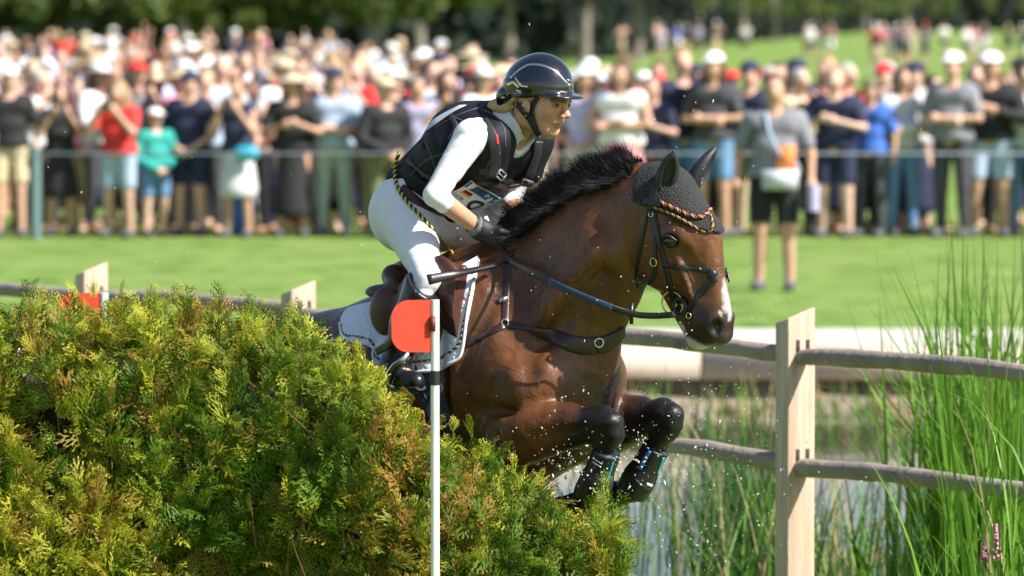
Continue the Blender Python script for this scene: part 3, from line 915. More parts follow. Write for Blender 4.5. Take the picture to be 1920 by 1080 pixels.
# ------------------------------------------------------------------ the horse
horse = thing('horse', W((0.1, 0, 0.0)), 'bay horse with black mane and white blaze jumping over the hedge', 'horse')
hf = Field((-1.25, -.46, .15), (1.16, .46, 2.1), .0085)
def build_horse(f):
    # trunk
    f.cone(M(1030, 705), M(905, 705), .235, .335, .05, .80)
    f.cone(M(905, 705), M(760, 738), .335, .325, .05, .86)
    f.cone(M(760, 738), M(640, 765), .325, .315, .05, .9)
    f.cone(M(640, 765), M(555, 790), .31, .28, .05, .95)
    f.cone(M(945, 525), M(860, 535), .085, .10, .12, .6)                    # withers
    # hindquarters
    f.ell(M(585, 800, .17), (.27, .15, .30), .10, both=True)
    f.cone(M(590, 860, .18), M(610, 960, .17), .20, .12, .08, both=True)     # thigh to stifle
    f.cone(M(600, 950, .17), M(510, 1120, .16), .12, .065, .05, both=True)   # gaskin to hock
    f.cone(M(505, 1120, .16), M(520, 1290, .15), .05, .04, .03, both=True)
    f.cone(M(520, 1290, .15), M(545, 1350, .15), .045, .045, .02, both=True)
    # shoulder blade, point of shoulder, upper arm
    a = np.array([.62, 0, -.78]); c = np.array([.78, 0, .62])
    f.ell(M(985, 640, .155), (.30, .08, .13), .09, R=[a, [0, 1, 0], c], both=True)
    f.ell(M(1058, 700, .14), (.10, .08, .11), .05, both=True)
    f.ell(M(1015, 752, .175), (.13, .075, .16), .05, both=True)               # triceps
    f.cone(M(1060, 715, .15), M(1036, 815, .18), .10, .085, .05, both=True)
    # breast
    f.ell(M(1070, 722, .080), (.105, .085, .14), .035, both=True)
    f.cone(M(1070, 685), M(1068, 790), .12, .11, .05, .8)
    f.cone(M(1068, 790), M(975, 850), .11, .14, .08, .8)                     # sternum
    # neck
    f.cone(M(1015, 585), M(1115, 478), .255, .182, .10, .56)
    f.cone(M(1115, 478), M(1188, 408), .182, .135, .06, .58)
    f.cone(M(968, 490), M(1072, 398), .07, .045, .07, .6)
    f.cone(M(1072, 398), M(1200, 335), .045, .04, .05, .6)
    f.cone(M(1085, 640), M(1150, 555), .10, .055, .07, .8)                   # windpipe side
    f.cone(M(1040, 640, .12), M(1160, 470, .075), .085, .06, .07, both=True) # long neck muscle
    f.cone(M(1075, 640, .163), M(1168, 515, .104), .018, .014, .06, mode='sub', both=True)
    f.cone(M(1000, 500, .175), M(1050, 640, .235), .02, .02, .07, mode='sub', both=True)
    # head
    f.cone(M(1250, 372), M(1292, 450), .10, .098, .05, .80)
    f.cone(M(1205, 400), M(1250, 430), .115, .11, .05, .66)                  # poll and throat
    f.ell(M(1262, 480, .052), (.098, .034, .104), .035, both=True)            # cheek
    f.cone(M(1295, 455), M(1322, 560), .088, .064, .04, .76)
    f.cone(M(1328, 440), M(1352, 580), .030, .026, .035)                     # nose bone
    f.cone(M(1268, 535), M(1306, 625), .060, .040, .035, .70)                # lower jaw
    f.ell(M(1332, 603), (.070, .058, .068), .035)                            # muzzle
    f.ell(M(1352, 610, .036), (.034, .026, .042), .02, both=True)             # nostril rims
    f.ell(M(1346, 632), (.042, .040, .028), .02)                             # upper lip
    f.ell(M(1312, 640), (.036, .034, .026), .018)                            # chin
    f.ell(M(1361, 613, .050), (.020, .020, .030), .010, mode='sub', both=True)
    f.cone(M(1288, 622, .06), M(1350, 645, .045), .005, .006, .010, mode='sub', both=True)   # mouth line
    f.ell(M(1291, 440, .076), (.046, .022, .036), .025, both=True)            # brow
    f.ell(M(1290, 450, .098), (.026, .016, .019), .012, mode='sub', both=True)
    f.cone(M(1302, 490, .078), M(1318, 560, .058), .008, .006, .02, both=True)   # facial crest
    f.cone(M(1312, 475, .085), M(1335, 545, .060), .016, .012, .025, mode='sub', both=True)
    # near foreleg, folded
    E = H(965, 822, .20); K = H(1130, 792, .17)
    f.cone(E, K, .098, .046, .022)
    f.cone(H(990, 800, .21), H(1068, 787, .19), .072, .056, .025)
    f.cone(H(985, 845, .19), H(1110, 812, .17), .032, .022, .025)
    f.cone(H(1000, 822, .285), H(1095, 803, .225), .012, .008, .03, mode='sub')
    f.cone(H(1126, 788, .17), H(1142, 796, .17), .045, .040, .03, .92)
    f.cone(H(1142, 799, .17), H(1148, 820, .165), .039, .035, .018, .95)
    f.ell(H(1152, 792, .172), (.022, .034, .026), .02); f.ell(H(1157, 815, .168), (.020, .032, .022), .016)
    f.ell(H(1118, 815, .165), (.026, .026, .026), .02)                          # accessory bone behind the knee
    f.cone(H(1136, 806, .222), H(1160, 803, .200), .007, .006, .02, mode='sub')
    f.cone(H(1140, 815, .165), H(1112, 912, .155), .034, .034, .02)
    f.cone(H(1110, 915, .155), H(1104, 928, .15), .045, .044, .02)
    f.cone(H(1104, 928, .15), H(1078, 948, .14), .036, .036, .02)
    f.cone(H(1078, 950, .14), H(1058, 962, .13), .043, .058, .012)
    # far foreleg
    E = H(1107, 815, -.19); K = H(1244, 776, -.14)
    f.cone(E, K, .100, .046, .03)
    f.cone(H(1150, 770, -.17), H(1200, 768, -.16), .055, .045, .03)
    f.cone(H(1242, 775, -.14), H(1255, 782, -.14), .044, .039, .03, .92)
    f.cone(H(1255, 784, -.14), H(1254, 808, -.14), .039, .034, .018, .95)
    f.ell(H(1266, 776, -.138), (.020, .034, .024), .02); f.ell(H(1266, 800, -.138), (.019, .032, .022), .016)
    f.ell(H(1226, 800, -.14), (.026, .026, .026), .02)
    f.cone(H(1246, 790, -.088), H(1272, 788, -.100), .007, .006, .02, mode='sub')
    f.cone(H(1248, 805, -.14), H(1198, 900, -.14), .033, .034, .02)
    f.cone(H(1196, 903, -.14), H(1186, 916, -.14), .046, .044, .02)
    f.cone(H(1186, 916, -.14), H(1160, 926, -.14), .036, .036, .02)
    f.cone(H(1158, 927, -.14), H(1132, 930, -.14), .043, .058, .012)
    f.cone(M(1122, 690), M(1120, 800), .016, .016, .03, mode='sub')           # furrow between the breast muscles
    for p, q, r_, k_ in (((1048, 520, .165), (1078, 690, .245), .016, .06), ((925, 600, .262), (930, 790, .262), .014, .05), ((985, 755, .27), (1055, 765, .245), .010, .04), ((1000, 560, .21), (960, 700, .285), .010, .05)):
        f.cone(M(*p), M(*q), r_, r_, k_, mode='sub', both=True)
    f.cone(H(1005, 750, .275), H(1105, 757, .215), .013, .010, .025, mode='sub')
    f.cone(H(905, 770, .30), H(960, 870, .26), .014, .012, .03, mode='sub')
    for k in range(7):                                                       # ribs
        x_ = 700 + k * 30
        f.cone(M(x_, 640, .262), M(x_ - 10, 800, .285), .006, .006, .035, both=True)
    for p, q in (((1090, 735, .150), (1110, 790, .12)), ((1085, 650, .12), (1130, 700, .06))):
        f.cone(M(*p), M(*q), .008, .005, .02, both=True)
build_horse(hf)
def coat(v):
    bay = np.array([.118, .044, .013]); dark = np.array([.045, .018, .010]); black = np.array([.008, .006, .006])
    tan = np.array([.200, .084, .024])
    n = vnoise(v, 9, 3)
    c = bay + (tan - bay) * sstep(.0, .7, n)[:, None]
    def to(c, col, m):
        return c + (np.array(col) - c) * np.clip(m, 0, 1)[:, None]
    # darker along the back, sides of the neck and the upper shoulder
    d, _ = dist_seg(v, M(1000, 520), M(560, 640))
    c = to(c, dark, .45 * sstep(.42, .12, d))
    d, _ = dist_seg(v, M(640, 800), M(560, 800)); c = to(c, dark, .1 * sstep(.6, .3, d))
    # black legs
    for a, b, a0 in ((H(965, 822, .2), H(1134, 794, .17), .40), (H(1107, 815, -.19), H(1244, 776, -.14), .3)):
        d, t = dist_seg(v, a, b); c = to(c, black, sstep(a0, a0 + .6, t) * (d < .2))
    for a, b in ((H(1140, 800, .17), H(1058, 962, .13)), (H(1250, 790, -.14), H(1132, 930, -.14))):
        d, t = dist_seg(v, a, b); c = to(c, black, sstep(.13, .07, d))
    c = to(c, black, sstep(.95, .75, v[:, 2]) * (v[:, 0] < -.1))
    # muzzle and eye surroundings dark
    d = np.linalg.norm(v - M(1338, 618), axis=1); c = to(c, [.03, .016, .012], sstep(.115, .07, d))
    for sgn in (1, -1):
        d = np.linalg.norm((v - M(1290, 450, .095 * sgn)) / np.array([1.25, 1, .8]), axis=1)
        c = to(c, [.012, .008, .007], sstep(.036, .022, d))
        d = np.linalg.norm(v - M(1361, 613, .05 * sgn), axis=1); c = to(c, [.003, .003, .003], sstep(.030, .022, d))
    # white blaze down the nose, chalky grey where it is clipped, white chin
    d, t = dist_seg(v, M(1352, 520), M(1376, 600))
    w = .008 + .012 * np.sin(t * 3.1) + .008 * vnoise(v, 60, 5) + .006 * vnoise(v, 150, 6)
    m = sstep(.004, -.004, np.abs(v[:, 1] + .004) - w) * (d < .07) * (t > .02) * (t < .99)
    c = to(c, [.44, .41, .40], m * (1 - .45 * sstep(-.3, .4, vnoise(v, 90, 12))) )
    m2 = sstep(.058, .046, np.linalg.norm(v - M(1306, 656), axis=1)) + sstep(.026, .018, np.linalg.norm(v - M(1285, 618, .03), axis=1))
    c = to(c, [.5, .46, .40], m2)
    # veins and sweat marks give the coat a broken tone
    c = c * (1 + .16 * vnoise(v, 28, 9) + .10 * vnoise(v, 70, 10))[:, None]
    # dark fold where the neck and the breast meet
    return c
m_coat = mat('bay_coat', (.1, .04, .02), .33, .25, 30, .35, 260, attr=True, spec=.42,  stretch=(1, 1, .35), bdist=.003, coat=.0)
m_coat.node_tree.nodes['Principled BSDF'].inputs['Coat Roughness'].default_value = .28
t_, b_ = nt(m_coat)                                                   # skin folds and veins under the short hair
old = b_.inputs['Normal'].links[0].from_node
nz = t_.nodes.new('ShaderNodeTexNoise'); nz.inputs['Scale'].default_value = 17; nz.inputs['Detail'].default_value = 6; nz.inputs['Distortion'].default_value = 1.2
tc_ = t_.nodes.new('ShaderNodeTexCoord'); t_.links.new(tc_.outputs['Object'], nz.inputs['Vector'])
b2 = t_.nodes.new('ShaderNodeBump'); b2.inputs['Strength'].default_value = .38; b2.inputs['Distance'].default_value = .012
t_.links.new(nz.outputs['Fac'], b2.inputs['Height']); t_.links.new(b2.outputs[0], old.inputs['Normal'])
rg = t_.nodes.new('ShaderNodeMapRange'); rg.inputs[1].default_value = .3; rg.inputs[2].default_value = .7; rg.inputs[3].default_value = .27; rg.inputs[4].default_value = .46
t_.links.new(nz.outputs['Fac'], rg.inputs[0]); t_.links.new(rg.outputs[0], b_.inputs['Roughness'])
_, hv, hfc = field_obj('body', hf, m_coat, horse, 2, coat)
HB = bvh_world(hv, hfc)
# ------------------------------------------------------------------ the rider
rider = thing('person', W((-.1, 0, .9)), 'rider in black helmet, black vest and white breeches crouching over the bay horse', 'person')
m_skin = mat('skin', (.55, .30, .20), .5, .08, 40, .05, 400, attr=True, spec=.4)
m_skin.node_tree.nodes['Principled BSDF'].inputs['Subsurface Weight'].default_value = .12
m_skin.node_tree.nodes['Principled BSDF'].inputs['Subsurface Radius'].default_value = (.012, .005, .003)
m_skin.node_tree.nodes['Principled BSDF'].inputs['Subsurface Scale'].default_value = 1
m_shirt = mat('white_jersey', (.78, .77, .80), .7, .03, 20, .2, 30, bdist=.004, stretch=(1, 1, 1))
m_breech = mat('white_breeches', (.76, .75, .79), .65, .03, 30, .15, 30, bdist=.003)
m_vest = mat('black_vest', (.010, .010, .015), .62, .2, 40, .4, 300, bdist=.001, spec=.2)
m_vest2 = mat('black_webbing', (.022, .022, .026), .55, .1, 80, .5, 500, bdist=.0008)
m_greyfab = mat('grey_reflective', (.42, .45, .50), .45, .05)
m_glove = mat('black_glove', (.014, .014, .018), .6, .2, 60, .5, 160, bdist=.002)
m_boot = mat('black_leather', (.012, .012, .015), .28, .1, 40, .15, 120, bdist=.002)
m_metal = mat('steel', (.62, .62, .64), .25, metal=1)
m_brass = mat('pale_brass', (.78, .62, .34), .25, metal=1)
m_hair = mat('blond_hair', (.46, .32, .16), .55, .35, 90, .6, 300, stretch=(1, 1, 6), bdist=.002)
m_gloss = mat('black_helmet', (.006, .007, .011), .12, spec=.6, coat=.8)
m_mattb = mat('matt_black', (.012, .012, .014), .7)
m_silver = mat('silver_trim', (.75, .73, .72), .18, metal=1)

SH = H(884, 256, .18)                       # near shoulder, elbow, wrist
EL = H(815, 366, .30)
WR = H(900, 430, .115)
SHf, ELf, WRf = H(1000, 258, -.165), H(948, 362, -.22), H(982, 426, -.11)
HIP = H(762, 396, .10); KN = H(802, 522, .31); AN = H(736, 690, .355)
def arm(f, s, e, w, r0, r1, r2, r3, stop=1.0, k=.02):
    f.cone(s, e, r0, r1, k)
    f.cone(e, e + (w - e) * stop, r2, r2 + (r3 - r2) * stop, k)
def torso(f, g, k=.05):
    f.cone(M(797, 395), M(838, 338), .108 + g, .098 + g, k, 1.25)
    f.cone(M(838, 338), M(892, 280), .098 + g, .120 + g, k, 1.25)
    f.cone(M(892, 280), M(935, 252), .120 + g, .085 + g, k, 1.35)
    f.cone(SH, SHf, .050 + g, .050 + g, .06)
bf = Field(np.array([-.42, -.46, .95]), np.array([.42, .46, 2.10]), .006)
torso(bf, -.004)
bf.cone(M(955, 246), M(985, 220), .046, .044, .04)
for s, e, w in ((SH, EL, WR), (SHf, ELf, WRf)):
    arm(bf, s, e, w, .036, .029, .034, .025)
for sg in (1, -1):
    q = (lambda p: p) if sg > 0 else mir
    bf.cone(q(HIP), q(KN), .080, .040, .03)
    bf.cone(q(KN), q(AN), .038, .030, .02)
    bf.cone(q(AN), q(H(765, 704, .35)), .030, .020, .02)
    bf.cone(q(WR), q(H(928, 444, .09)), .024, .020, .02)
bv, bfc = bf.mesh(2)
# the head at a finer pitch
hd = Field(np.array(M(935, 300)) - [0, .12, 0], np.array(M(1100, 85)) + [0, .12, 0], .0026)
hd.cone(M(955, 258), M(992, 210), .050, .047, .03)
hd.ell(M(1010, 165), (.098, .074, .10), .03)
hd.ell(M(1025, 203), (.062, .057, .080), .03, R=[[.96, 0, -.28], [0, 1, 0], [.28, 0, .96]])
hd.cone(M(998, 221, .046), M(1028, 245, .012), .024, .020, .03, both=True)
hd.ell(M(1034, 245), (.019, .021, .017), .02)
hd.ell(M(1038, 206, .040), (.020, .018, .018), .03, both=True)
hd.cone(M(1060, 188, .010), M(1050, 189, .045), .012, .010, .016, both=True)
hd.ell(M(1062, 197, .032), (.016, .018, .010), .014, mode='sub', both=True)
hd.ell(M(1050, 197, .032), (.0135, .0145, .0115), .006, both=True)
hd.cone(M(1058, 193), M(1062.5, 213), .0080, .0095, .012)
hd.ell(M(1063.5, 216.5), (.0105, .0100, .009), .008)
hd.ell(M(1059, 219, .0120), (.010, .007, .007), .007, both=True)
hd.ell(M(1062, 222.5, .0075), (.006, .004, .004), .003, mode='sub', both=True)
hd.ell(M(1046, 229), (.013, .024, .013), .014)
hd.ell(M(1049, 231), (.0085, .018, .0042), .006)
hd.ell(M(1046.5, 236.5), (.0085, .016, .0048), .006)
hd.cone(M(1045, 234.6, .021), M(1053, 233.5, 0), .0022, .0018, .004, mode='sub', both=True)
hd.cone(M(1048, 242, .012), M(1048, 242, -.012), .004, .004, .008, mode='sub')
hd.ell(H(985, 203, .080), (.017, .010, .029), .006, R=[[.96, 0, -.27], [0, 1, 0], [.27, 0, .96]], both=True)
hd.ell(H(985, 201, .091), (.010, .007, .017), .006, mode='sub', both=True)
hv_, hf_ = hd.mesh(1)
allv = np.vstack([bv, hv_]); allf = np.vstack([bfc, hf_ + len(bv)])
def skin_col(v):
    c = np.tile(np.array([.54, .29, .185]), (len(v), 1))
    n = vnoise(v, 45, 8)[:, None]
    c = c * (1 + .06 * n)
    def to(c, col, m):
        return c + (np.array(col) - c) * np.clip(m, 0, 1)[:, None]
    for sg in (1, -1):
        d, _ = dist_seg(v, M(1063, 189.5, .014 * sg), M(1053, 188, .048 * sg)); c = to(c, [.14, .075, .045], sstep(.0105, .0065, d) * .9)
        e = (v - M(1056, 197.5, .032 * sg))
        d = np.linalg.norm(e / np.array([1.4, 1.2, .50]), axis=1); c = to(c, [.06, .035, .03], sstep(.0150, .0115, d))
        d = np.linalg.norm((e + [0, 0, .001]) / np.array([1.4, 1.1, .40]), axis=1); c = to(c, [.34, .29, .27], sstep(.0125, .0095, d))
        d = np.linalg.norm(e / np.array([1.6, 1, 1]), axis=1); c = to(c, [.03, .02, .018], sstep(.0075, .0055, d))
        d = np.linalg.norm(v - M(1040, 215, .046 * sg), axis=1); c = to(c, [.60, .27, .19], sstep(.03, .0, d) * .7)
        d = np.linalg.norm(v - M(1063, 222.5, .008 * sg), axis=1); c = to(c, [.2, .07, .05], sstep(.006, .003, d))
    d = np.linalg.norm((v - M(1052, 233.5)) / np.array([1.3, 1.25, .55]), axis=1); c = to(c, [.46, .19, .15], sstep(.017, .011, d) * .85)
    d, _ = dist_seg(v, M(1046, 234.4, .021), M(1056, 233.6, 0)); d2, _ = dist_seg(v, M(1046, 234.4, -.021), M(1056, 233.6, 0)); c = to(c, [.16, .04, .035], sstep(.0038, .0018, np.minimum(d, d2)))
    d = np.linalg.norm(v - M(1066, 216), axis=1); c = to(c, [.60, .27, .19], sstep(.02, .0, d) * .6)
    # hair line under the helmet
    d = np.linalg.norm((v - M(985, 178)) / np.array([1.2, 2.5, .8]), axis=1); c = to(c, [.30, .19, .09], sstep(.042, .030, d))
    return c
me = mesh_np('body', local(W(allv), rider), allf, m_skin, True, skin_col(allv), flip=True)
add('body', me, rider)
# white jersey, worn under the vest
sf = Field(np.array([-.42, -.46, 1.55]), np.array([.42, .46, 2.12]), .005)
torso(sf, .006)
arm(sf, SH, EL, WR, .055, .036, .035, .033, .34, .012)
arm(sf, SHf, ELf, WRf, .060, .050, .048, .040, .25, .03)
sf.cone(M(945, 255), M(984, 226), .074, .066, .03)
ad = EL - SH
sf.wrinkle(EL - .16, SH + .12, .005, 75, ad + np.array([.16, 0, .02]), 4)
sf.wrinkle(np.minimum(SHf, ELf) - .09, np.maximum(SHf, ELf) + .06, .006, 60, ELf - SHf, 5)
sf.cone(EL + (WR - EL) * .45, EL + (WR - EL) * .55, .050, .050, .004, mode='sub')
sf.cut(M(797, 395), M(797, 395) - M(838, 338))
sf.cone(M(972, 243), M(1015, 203), .051, .070, .006, mode='sub')
sf.cut(M(988, 222), np.array([.62, 0, .78]))
sf.cone(M(975, 262), M(1000, 290), .035, .020, .01, mode='sub')      # open collar
shirt, shv, shf = field_obj('jersey', sf, m_shirt, rider)
SHB = bvh_world(shv, shf)
# breeches
qf = Field(np.array([-.45, -.42, .95]), np.array([.35, .42, 1.85]), .006)
qf.cone(M(797, 397), M(832, 345), .118, .108, .05, 1.25)
qf.ell(M(785, 402, .080), (.118, .095, .120), .06, both=True)
qf.cone(HIP, KN, .106, .042, .05, both=True)
qf.cone(KN, H(790, 552, .33), .042, .034, .02, both=True)
qf.wrinkle(H(700, 460, .30) - [0, .4, 0], H(860, 340, .3) + [0, .1, 0], .0035, 80, (.5, 0, -.8), 6)
qf.wrinkle(KN - .11, KN + .10, .005, 110, (.2, 0, -1), 7)
qf.wrinkle(KN * [1, -1, 1] - .16, KN * [1, -1, 1] + .16, .004, 60, (.3, 0, -1), 9)
qf.cut(M(832, 345) + .03 * np.array([.6, 0, .6]), M(832, 345) - M(797, 397))
breeches, qv, qfc = field_obj('breeches', qf, m_breech, rider)
QB = bvh_world(qv, qfc)
# vest
vf = Field(np.array([-.40, -.40, 1.5]), np.array([.40, .40, 2.15]), .005)
vf.cone(M(796, 368), M(848, 322), .140, .134, .04, 1.15)
vf.cone(M(852, 325), M(893, 279), .126, .148, .05, 1.22)
vf.cone(M(893, 279), M(935, 254), .148, .112, .05, 1.25)
vf.cone(M(912, 240, .10), M(962, 264, .105), .064, .060, .04, both=True) 
vf.cone(M(962, 262, .105), M(955, 320, .10), .062, .05, .04, both=True)   # shoulder straps
vf.cone(M(876, 244), M(915, 244), .068, .044, .05, 1.6)                    # air cushion over the shoulder blades
vf.cone(M(832, 285), M(905, 235), .035, .035, .03, 1.5)                   # back panel
for p, q, r in (((818, 300, .16), (870, 345, .16), .006), ((850, 262, .17), (905, 318, .165), .006), ((800, 320, .155), (830, 372, .15), .006)):
    vf.cone(M(*p), M(*q), r, r, .012, mode='sub', both=True)              # panel seams
vf.cut(M(800, 372), M(797, 397) - M(852, 325))
vf.cone(SH + [-.01, .03, -.01], SH + (EL - SH) * .6, .070, .078, .012, mode='sub')
vf.cone(SHf + [-.01, -.045, -.01], SHf + (ELf - SHf) * .6 + [0, -.03, 0], .065, .070, .012, mode='sub')
vf.cone(M(955, 250), M(985, 200), .078, .105, .012, mode='sub')          # neck opening
vf.cone(M(972, 262), M(1000, 312), .045, .030, .012, 1.0, mode='sub')      # open front
vest, vv, vfc = field_obj('vest', vf, m_vest, rider)
VB = bvh_world(vv, vfc)
def strap(name, bvh, pix, width, mt, parent, n=20, thick=.003, lift=.001, mirror=False):
    P, N = drape(bvh, pix, n, lift)
    b = MB().ribbon(P, N, width, thick)
    o = b.build(name, mt, parent, smooth=True)
    if mirror:
        P2, N2 = mirw(P), mirn(N)
        MB().ribbon(P2, N2, width, thick).build(name, mt, parent)
    return o
for pix, w in ((((905, 225), (925, 260), (930, 300), (922, 335)), .034), (((1010, 265), (1005, 295), (990, 335)), .030),
               (((880, 345), (925, 345), (965, 352)), .022), (((900, 320), (935, 330), (960, 342), (990, 335)), .020),
               (((765, 300), (800, 330), (850, 348)), .018), (((845, 215), (855, 240), (842, 262)), .016)):
    strap('strap', VB, pix, w, m_vest2, rider)
strap('reflective_panel', VB, ((782, 255), (815, 229), (850, 207), (868, 198)), .034, m_greyfab, rider, thick=.002)
strap('red_toggle', VB, ((931, 253), (933, 272)), .009, mat('red_tab', (.5, .03, .03), .5), rider, 6, .004)
for px, py, a in ((937, 328, -.6), (988, 341, -.5)):                      # buckles
    p, n = hit(VB, px, py)
    if p is not None:
        x = np.cross(n, [0, 0, 1.]); x /= np.linalg.norm(x); y = np.cross(n, x)
        x, y = x * math.cos(a) + y * math.sin(a), -x * math.sin(a) + y * math.cos(a)
        b = MB()
        for s in (-1, 1):
            b.box(p + n * .006 + y * .013 * s, (.034, .006, .006), [x, y, n]); b.box(p + n * .006 + x * .016 * s, (.006, .030, .006), [x, y, n])
        b.box(p + n * .006, (.03, .005, .005), [x, y, n])
        b.build('buckle', mat('grey_buckle', (.14, .14, .15), .3), rider, smooth=False)
m_pipe = mat('grey_piping', (.06, .06, .068), .5)
for pix in (((752, 300), (775, 268), (815, 240), (862, 214), (905, 200)), ((768, 330), (800, 300), (838, 285), (858, 262)), ((796, 262), (812, 300), (822, 352)), ((900, 205), (925, 215), (945, 240), (948, 275)),
            ((912, 318), (925, 285), (918, 252), (905, 232)), ((845, 215), (872, 228), (905, 226)), ((925, 345), (955, 356), (985, 345))):
    P, N = drape(VB, pix, 24, .0)
    if len(P) > 4:
        MB().tube(P, .0026, 6).build('piping', m_pipe, rider)
# collar edge and zip
zp, zn = drape(SHB, ((998, 272), (985, 285), (972, 300), (962, 318)), 14, .002)
if len(zp) > 3:
    MB().ribbon(zp, zn, .008, .002).build('zip', m_metal, rider)
# belt
P, N = drape(QB, ((752, 352), (775, 372), (800, 388), (835, 398)), 16, .001)
MB().ribbon(P, N, .032, .004).build('belt', mat('brown_belt', (.05, .02, .015), .4), rider)
# twisted yellow and black lanyard of the air vest
base = densify([(748, 286), (741, 310), (743, 345), (762, 376), (790, 405), (820, 441), (850, 478)], 60)
lp = []
for x, y in base:
    best = None
    for bv_ in (VB, QB, SHB):
        p, n = hit(bv_, x, y)
        if p is not None and (best is None or np.linalg.norm(p - CAMP) < np.linalg.norm(best - CAMP)):
            best = p
    if best is None:
        best = W(H(x, y, .12))
    lp.append(best - ray(x, y) / np.linalg.norm(ray(x, y)) * .008)
lp = np.array(lp)
for _ in range(8):
    lp[1:-1] = (lp[:-2] + lp[1:-1] * 2 + lp[2:]) / 4
lp = densify(lp[::2], 160)
tg = np.gradient(lp, axis=0); tg /= np.linalg.norm(tg, axis=1)[:, None]
a1 = np.cross(tg, [0, 1., 0]); a1 /= np.linalg.norm(a1, axis=1)[:, None]; a2 = np.cross(tg, a1)
arc = np.concatenate([[0], np.cumsum(np.linalg.norm(np.diff(lp, axis=0), axis=1))])
lan = thing('lanyard', lp[-1], 'yellow and black twisted safety cord from the vest to the saddle', 'cord')
for ph, cm, nm in ((0, mat('yellow_cord', (.62, .50, .05), .5), 'yellow_strand'), (math.pi, mat('black_cord', (.01, .01, .01), .5), 'black_strand')):
    an = arc / .024 * 2 * math.pi + ph
    MB().tube(lp + .0034 * (np.cos(an)[:, None] * a1 + np.sin(an)[:, None] * a2), .0038, 6).build(nm, cm, lan)
# gloves with five fingers each
gf = Field(np.array(H(895, 500, 0)) * [1, 0, 1] + [-.12, -.16, -.02], np.array(H(975, 400, 0)) * [1, 0, 1] + [.14, .16, .0], .0035)
def glove(f, q):
    f.cone(q(WR + (EL - WR) * .12), q(WR), .033, .032, .012)
    f.cone(q(WR), q(H(930, 444, .09)), .032, .036, .02, .8)
    for i in range(4):
        t = i / 3
        k0 = H(938 + 2 * t, 434 + 30 * t, .105 - .02 * t)
        k1 = k0 + np.array([.038 - .006 * t, -.030, -.010 - .004 * t])
        k2 = k1 + np.array([.002, -.030, -.022])
        k3 = k2 + np.array([-.022, .004, -.014])
        f.cone(q(H(925, 440 + 12 * t, .09)), q(k0), .014, .0115, .010)
        f.cone(q(k0), q(k1), .0115, .0100, .005)
        f.cone(q(k1), q(k2), .0100, .0092, .004)
        f.cone(q(k2), q(k3), .0092, .0085, .004)
    f.cone(q(H(915, 430, .085)), q(H(938, 428, .055)), .015, .012, .010)
    f.cone(q(H(938, 428, .055)), q(H(958, 436, .045)), .012, .0095, .005)
g0 = gf.copy()
glove(gf, lambda p: p); glove(g0, mir)
field_obj('glove', gf, m_glove, rider); field_obj('glove', g0, m_glove, rider)
wr = W(WR); fa = W(EL) - wr; fa /= np.linalg.norm(fa)
MB().tube([wr + fa * .012, wr + fa * .036], .0345, 16).build('wristband', mat('grey_band', (.16, .16, .17), .6, .3, 120, .6, 300), rider)
# boots
for q_ in (lambda p: p, mir):
    of = Field(np.array([-.42, -.46, .75]), np.array([.20, .46, 1.60]), .006)
    of.cone(q_(KN + (AN - KN) * .06), q_(KN + (AN - KN) * .5), .068, .060, .03)
    of.cone(q_(KN + (AN - KN) * .5), q_(AN), .060, .042, .03)
    of.cone(q_(AN), q_(H(735, 703, .345)), .042, .036, .02)
    of.cone(q_(H(735, 704, .345)), q_(H(780, 716, .355)), .035, .030, .02)
    of.wrinkle(np.minimum(q_(AN), q_(KN)) - .08, np.maximum(q_(AN), q_(KN)) + [.08, .08, -.22], .005, 70, (.2, 0, 1), 15)
    of.cut(H(782, 526, .33), np.array([.66, 0, .75]))
    _, ov, ofc = field_obj('boot', of, m_boot, rider)
    if q_ is not mir: ov0, of0 = ov, ofc
ov, ofc = ov0, of0
OB = bvh_world(ov, ofc)
for mm in (False,):
    c = [W(H(725, 721, .345)), W(H(757, 726, .35)), W(H(790, 727, .355))]
    MB().tube(densify(c, 8), [.026, .030, .032, .03, .032, .034, .032, .024], 10, flat=.4).build('sole', mat('rubber_sole', (.03, .03, .028), .8, .3, 80), rider)
# helmet
ef = Field(np.array(M(930, 215)) - [0, .14, 0], np.array(M(1105, 85)) + [0, .14, 0], .003)
ef.ell(M(1013, 163), (.113, .096, .110), .02)
ef.ell(M(994, 169), (.088, .090, .090), .03)
d_ = M(1094, 188) - M(1028, 178)
ef.cut(M(1028, 178), (d_[2], 0, -d_[0]))
ef.cone(M(1000, 170, .078), M(968, 178, .070), .016, .020, .02, both=True)
ef.cone(M(975, 178, .075), M(963, 196, .05), .022, .024, .02, both=True)
ef.cone(M(963, 196, .05), M(957, 199, 0), .024, .024, .02, both=True)
dn = d_ / np.linalg.norm(d_)
ef.ell(M(1054, 180), (.064, .078, .010), .012, R=[dn, [0, 1, 0], [-dn[2], 0, dn[0]]])
ef.ell(M(1026, 204), (.070, .066, .036), .008, mode='sub')
ef.ell(M(1006, 158, .052), (.088, .056, .048), .004, both=True)
helmet, ev, efc = field_obj('helmet', ef, m_gloss, rider, 1)
EB = bvh_world(ev, efc)
def trim(pix, w, mt, nm='trim', n=24, th=.003, bv=None, par=None):
    P, N = drape(bv or EB, pix, n, .0)
    MB().ribbon(P, N, w, th).build(nm, mt, par or helmet)
trim(((957, 146), (972, 132), (990, 121.5), (1008, 121), (1025, 125), (1042, 134), (1055, 147), (1064, 157)), .0085, m_silver, n=40, th=.002)
trim(((966, 145), (976, 160)), .005, m_silver, n=8, th=.002)
trim(((976, 160), (989, 163)), .005, m_silver, n=8, th=.002)
trim(((951, 160), (962, 153)), .008, m_brass, n=8, th=.002)
trim(((962, 153), (973, 164)), .010, m_brass, n=8, th=.002)
trim(((1064, 150), (1080, 154)), .004, m_silver, n=8, th=.002)
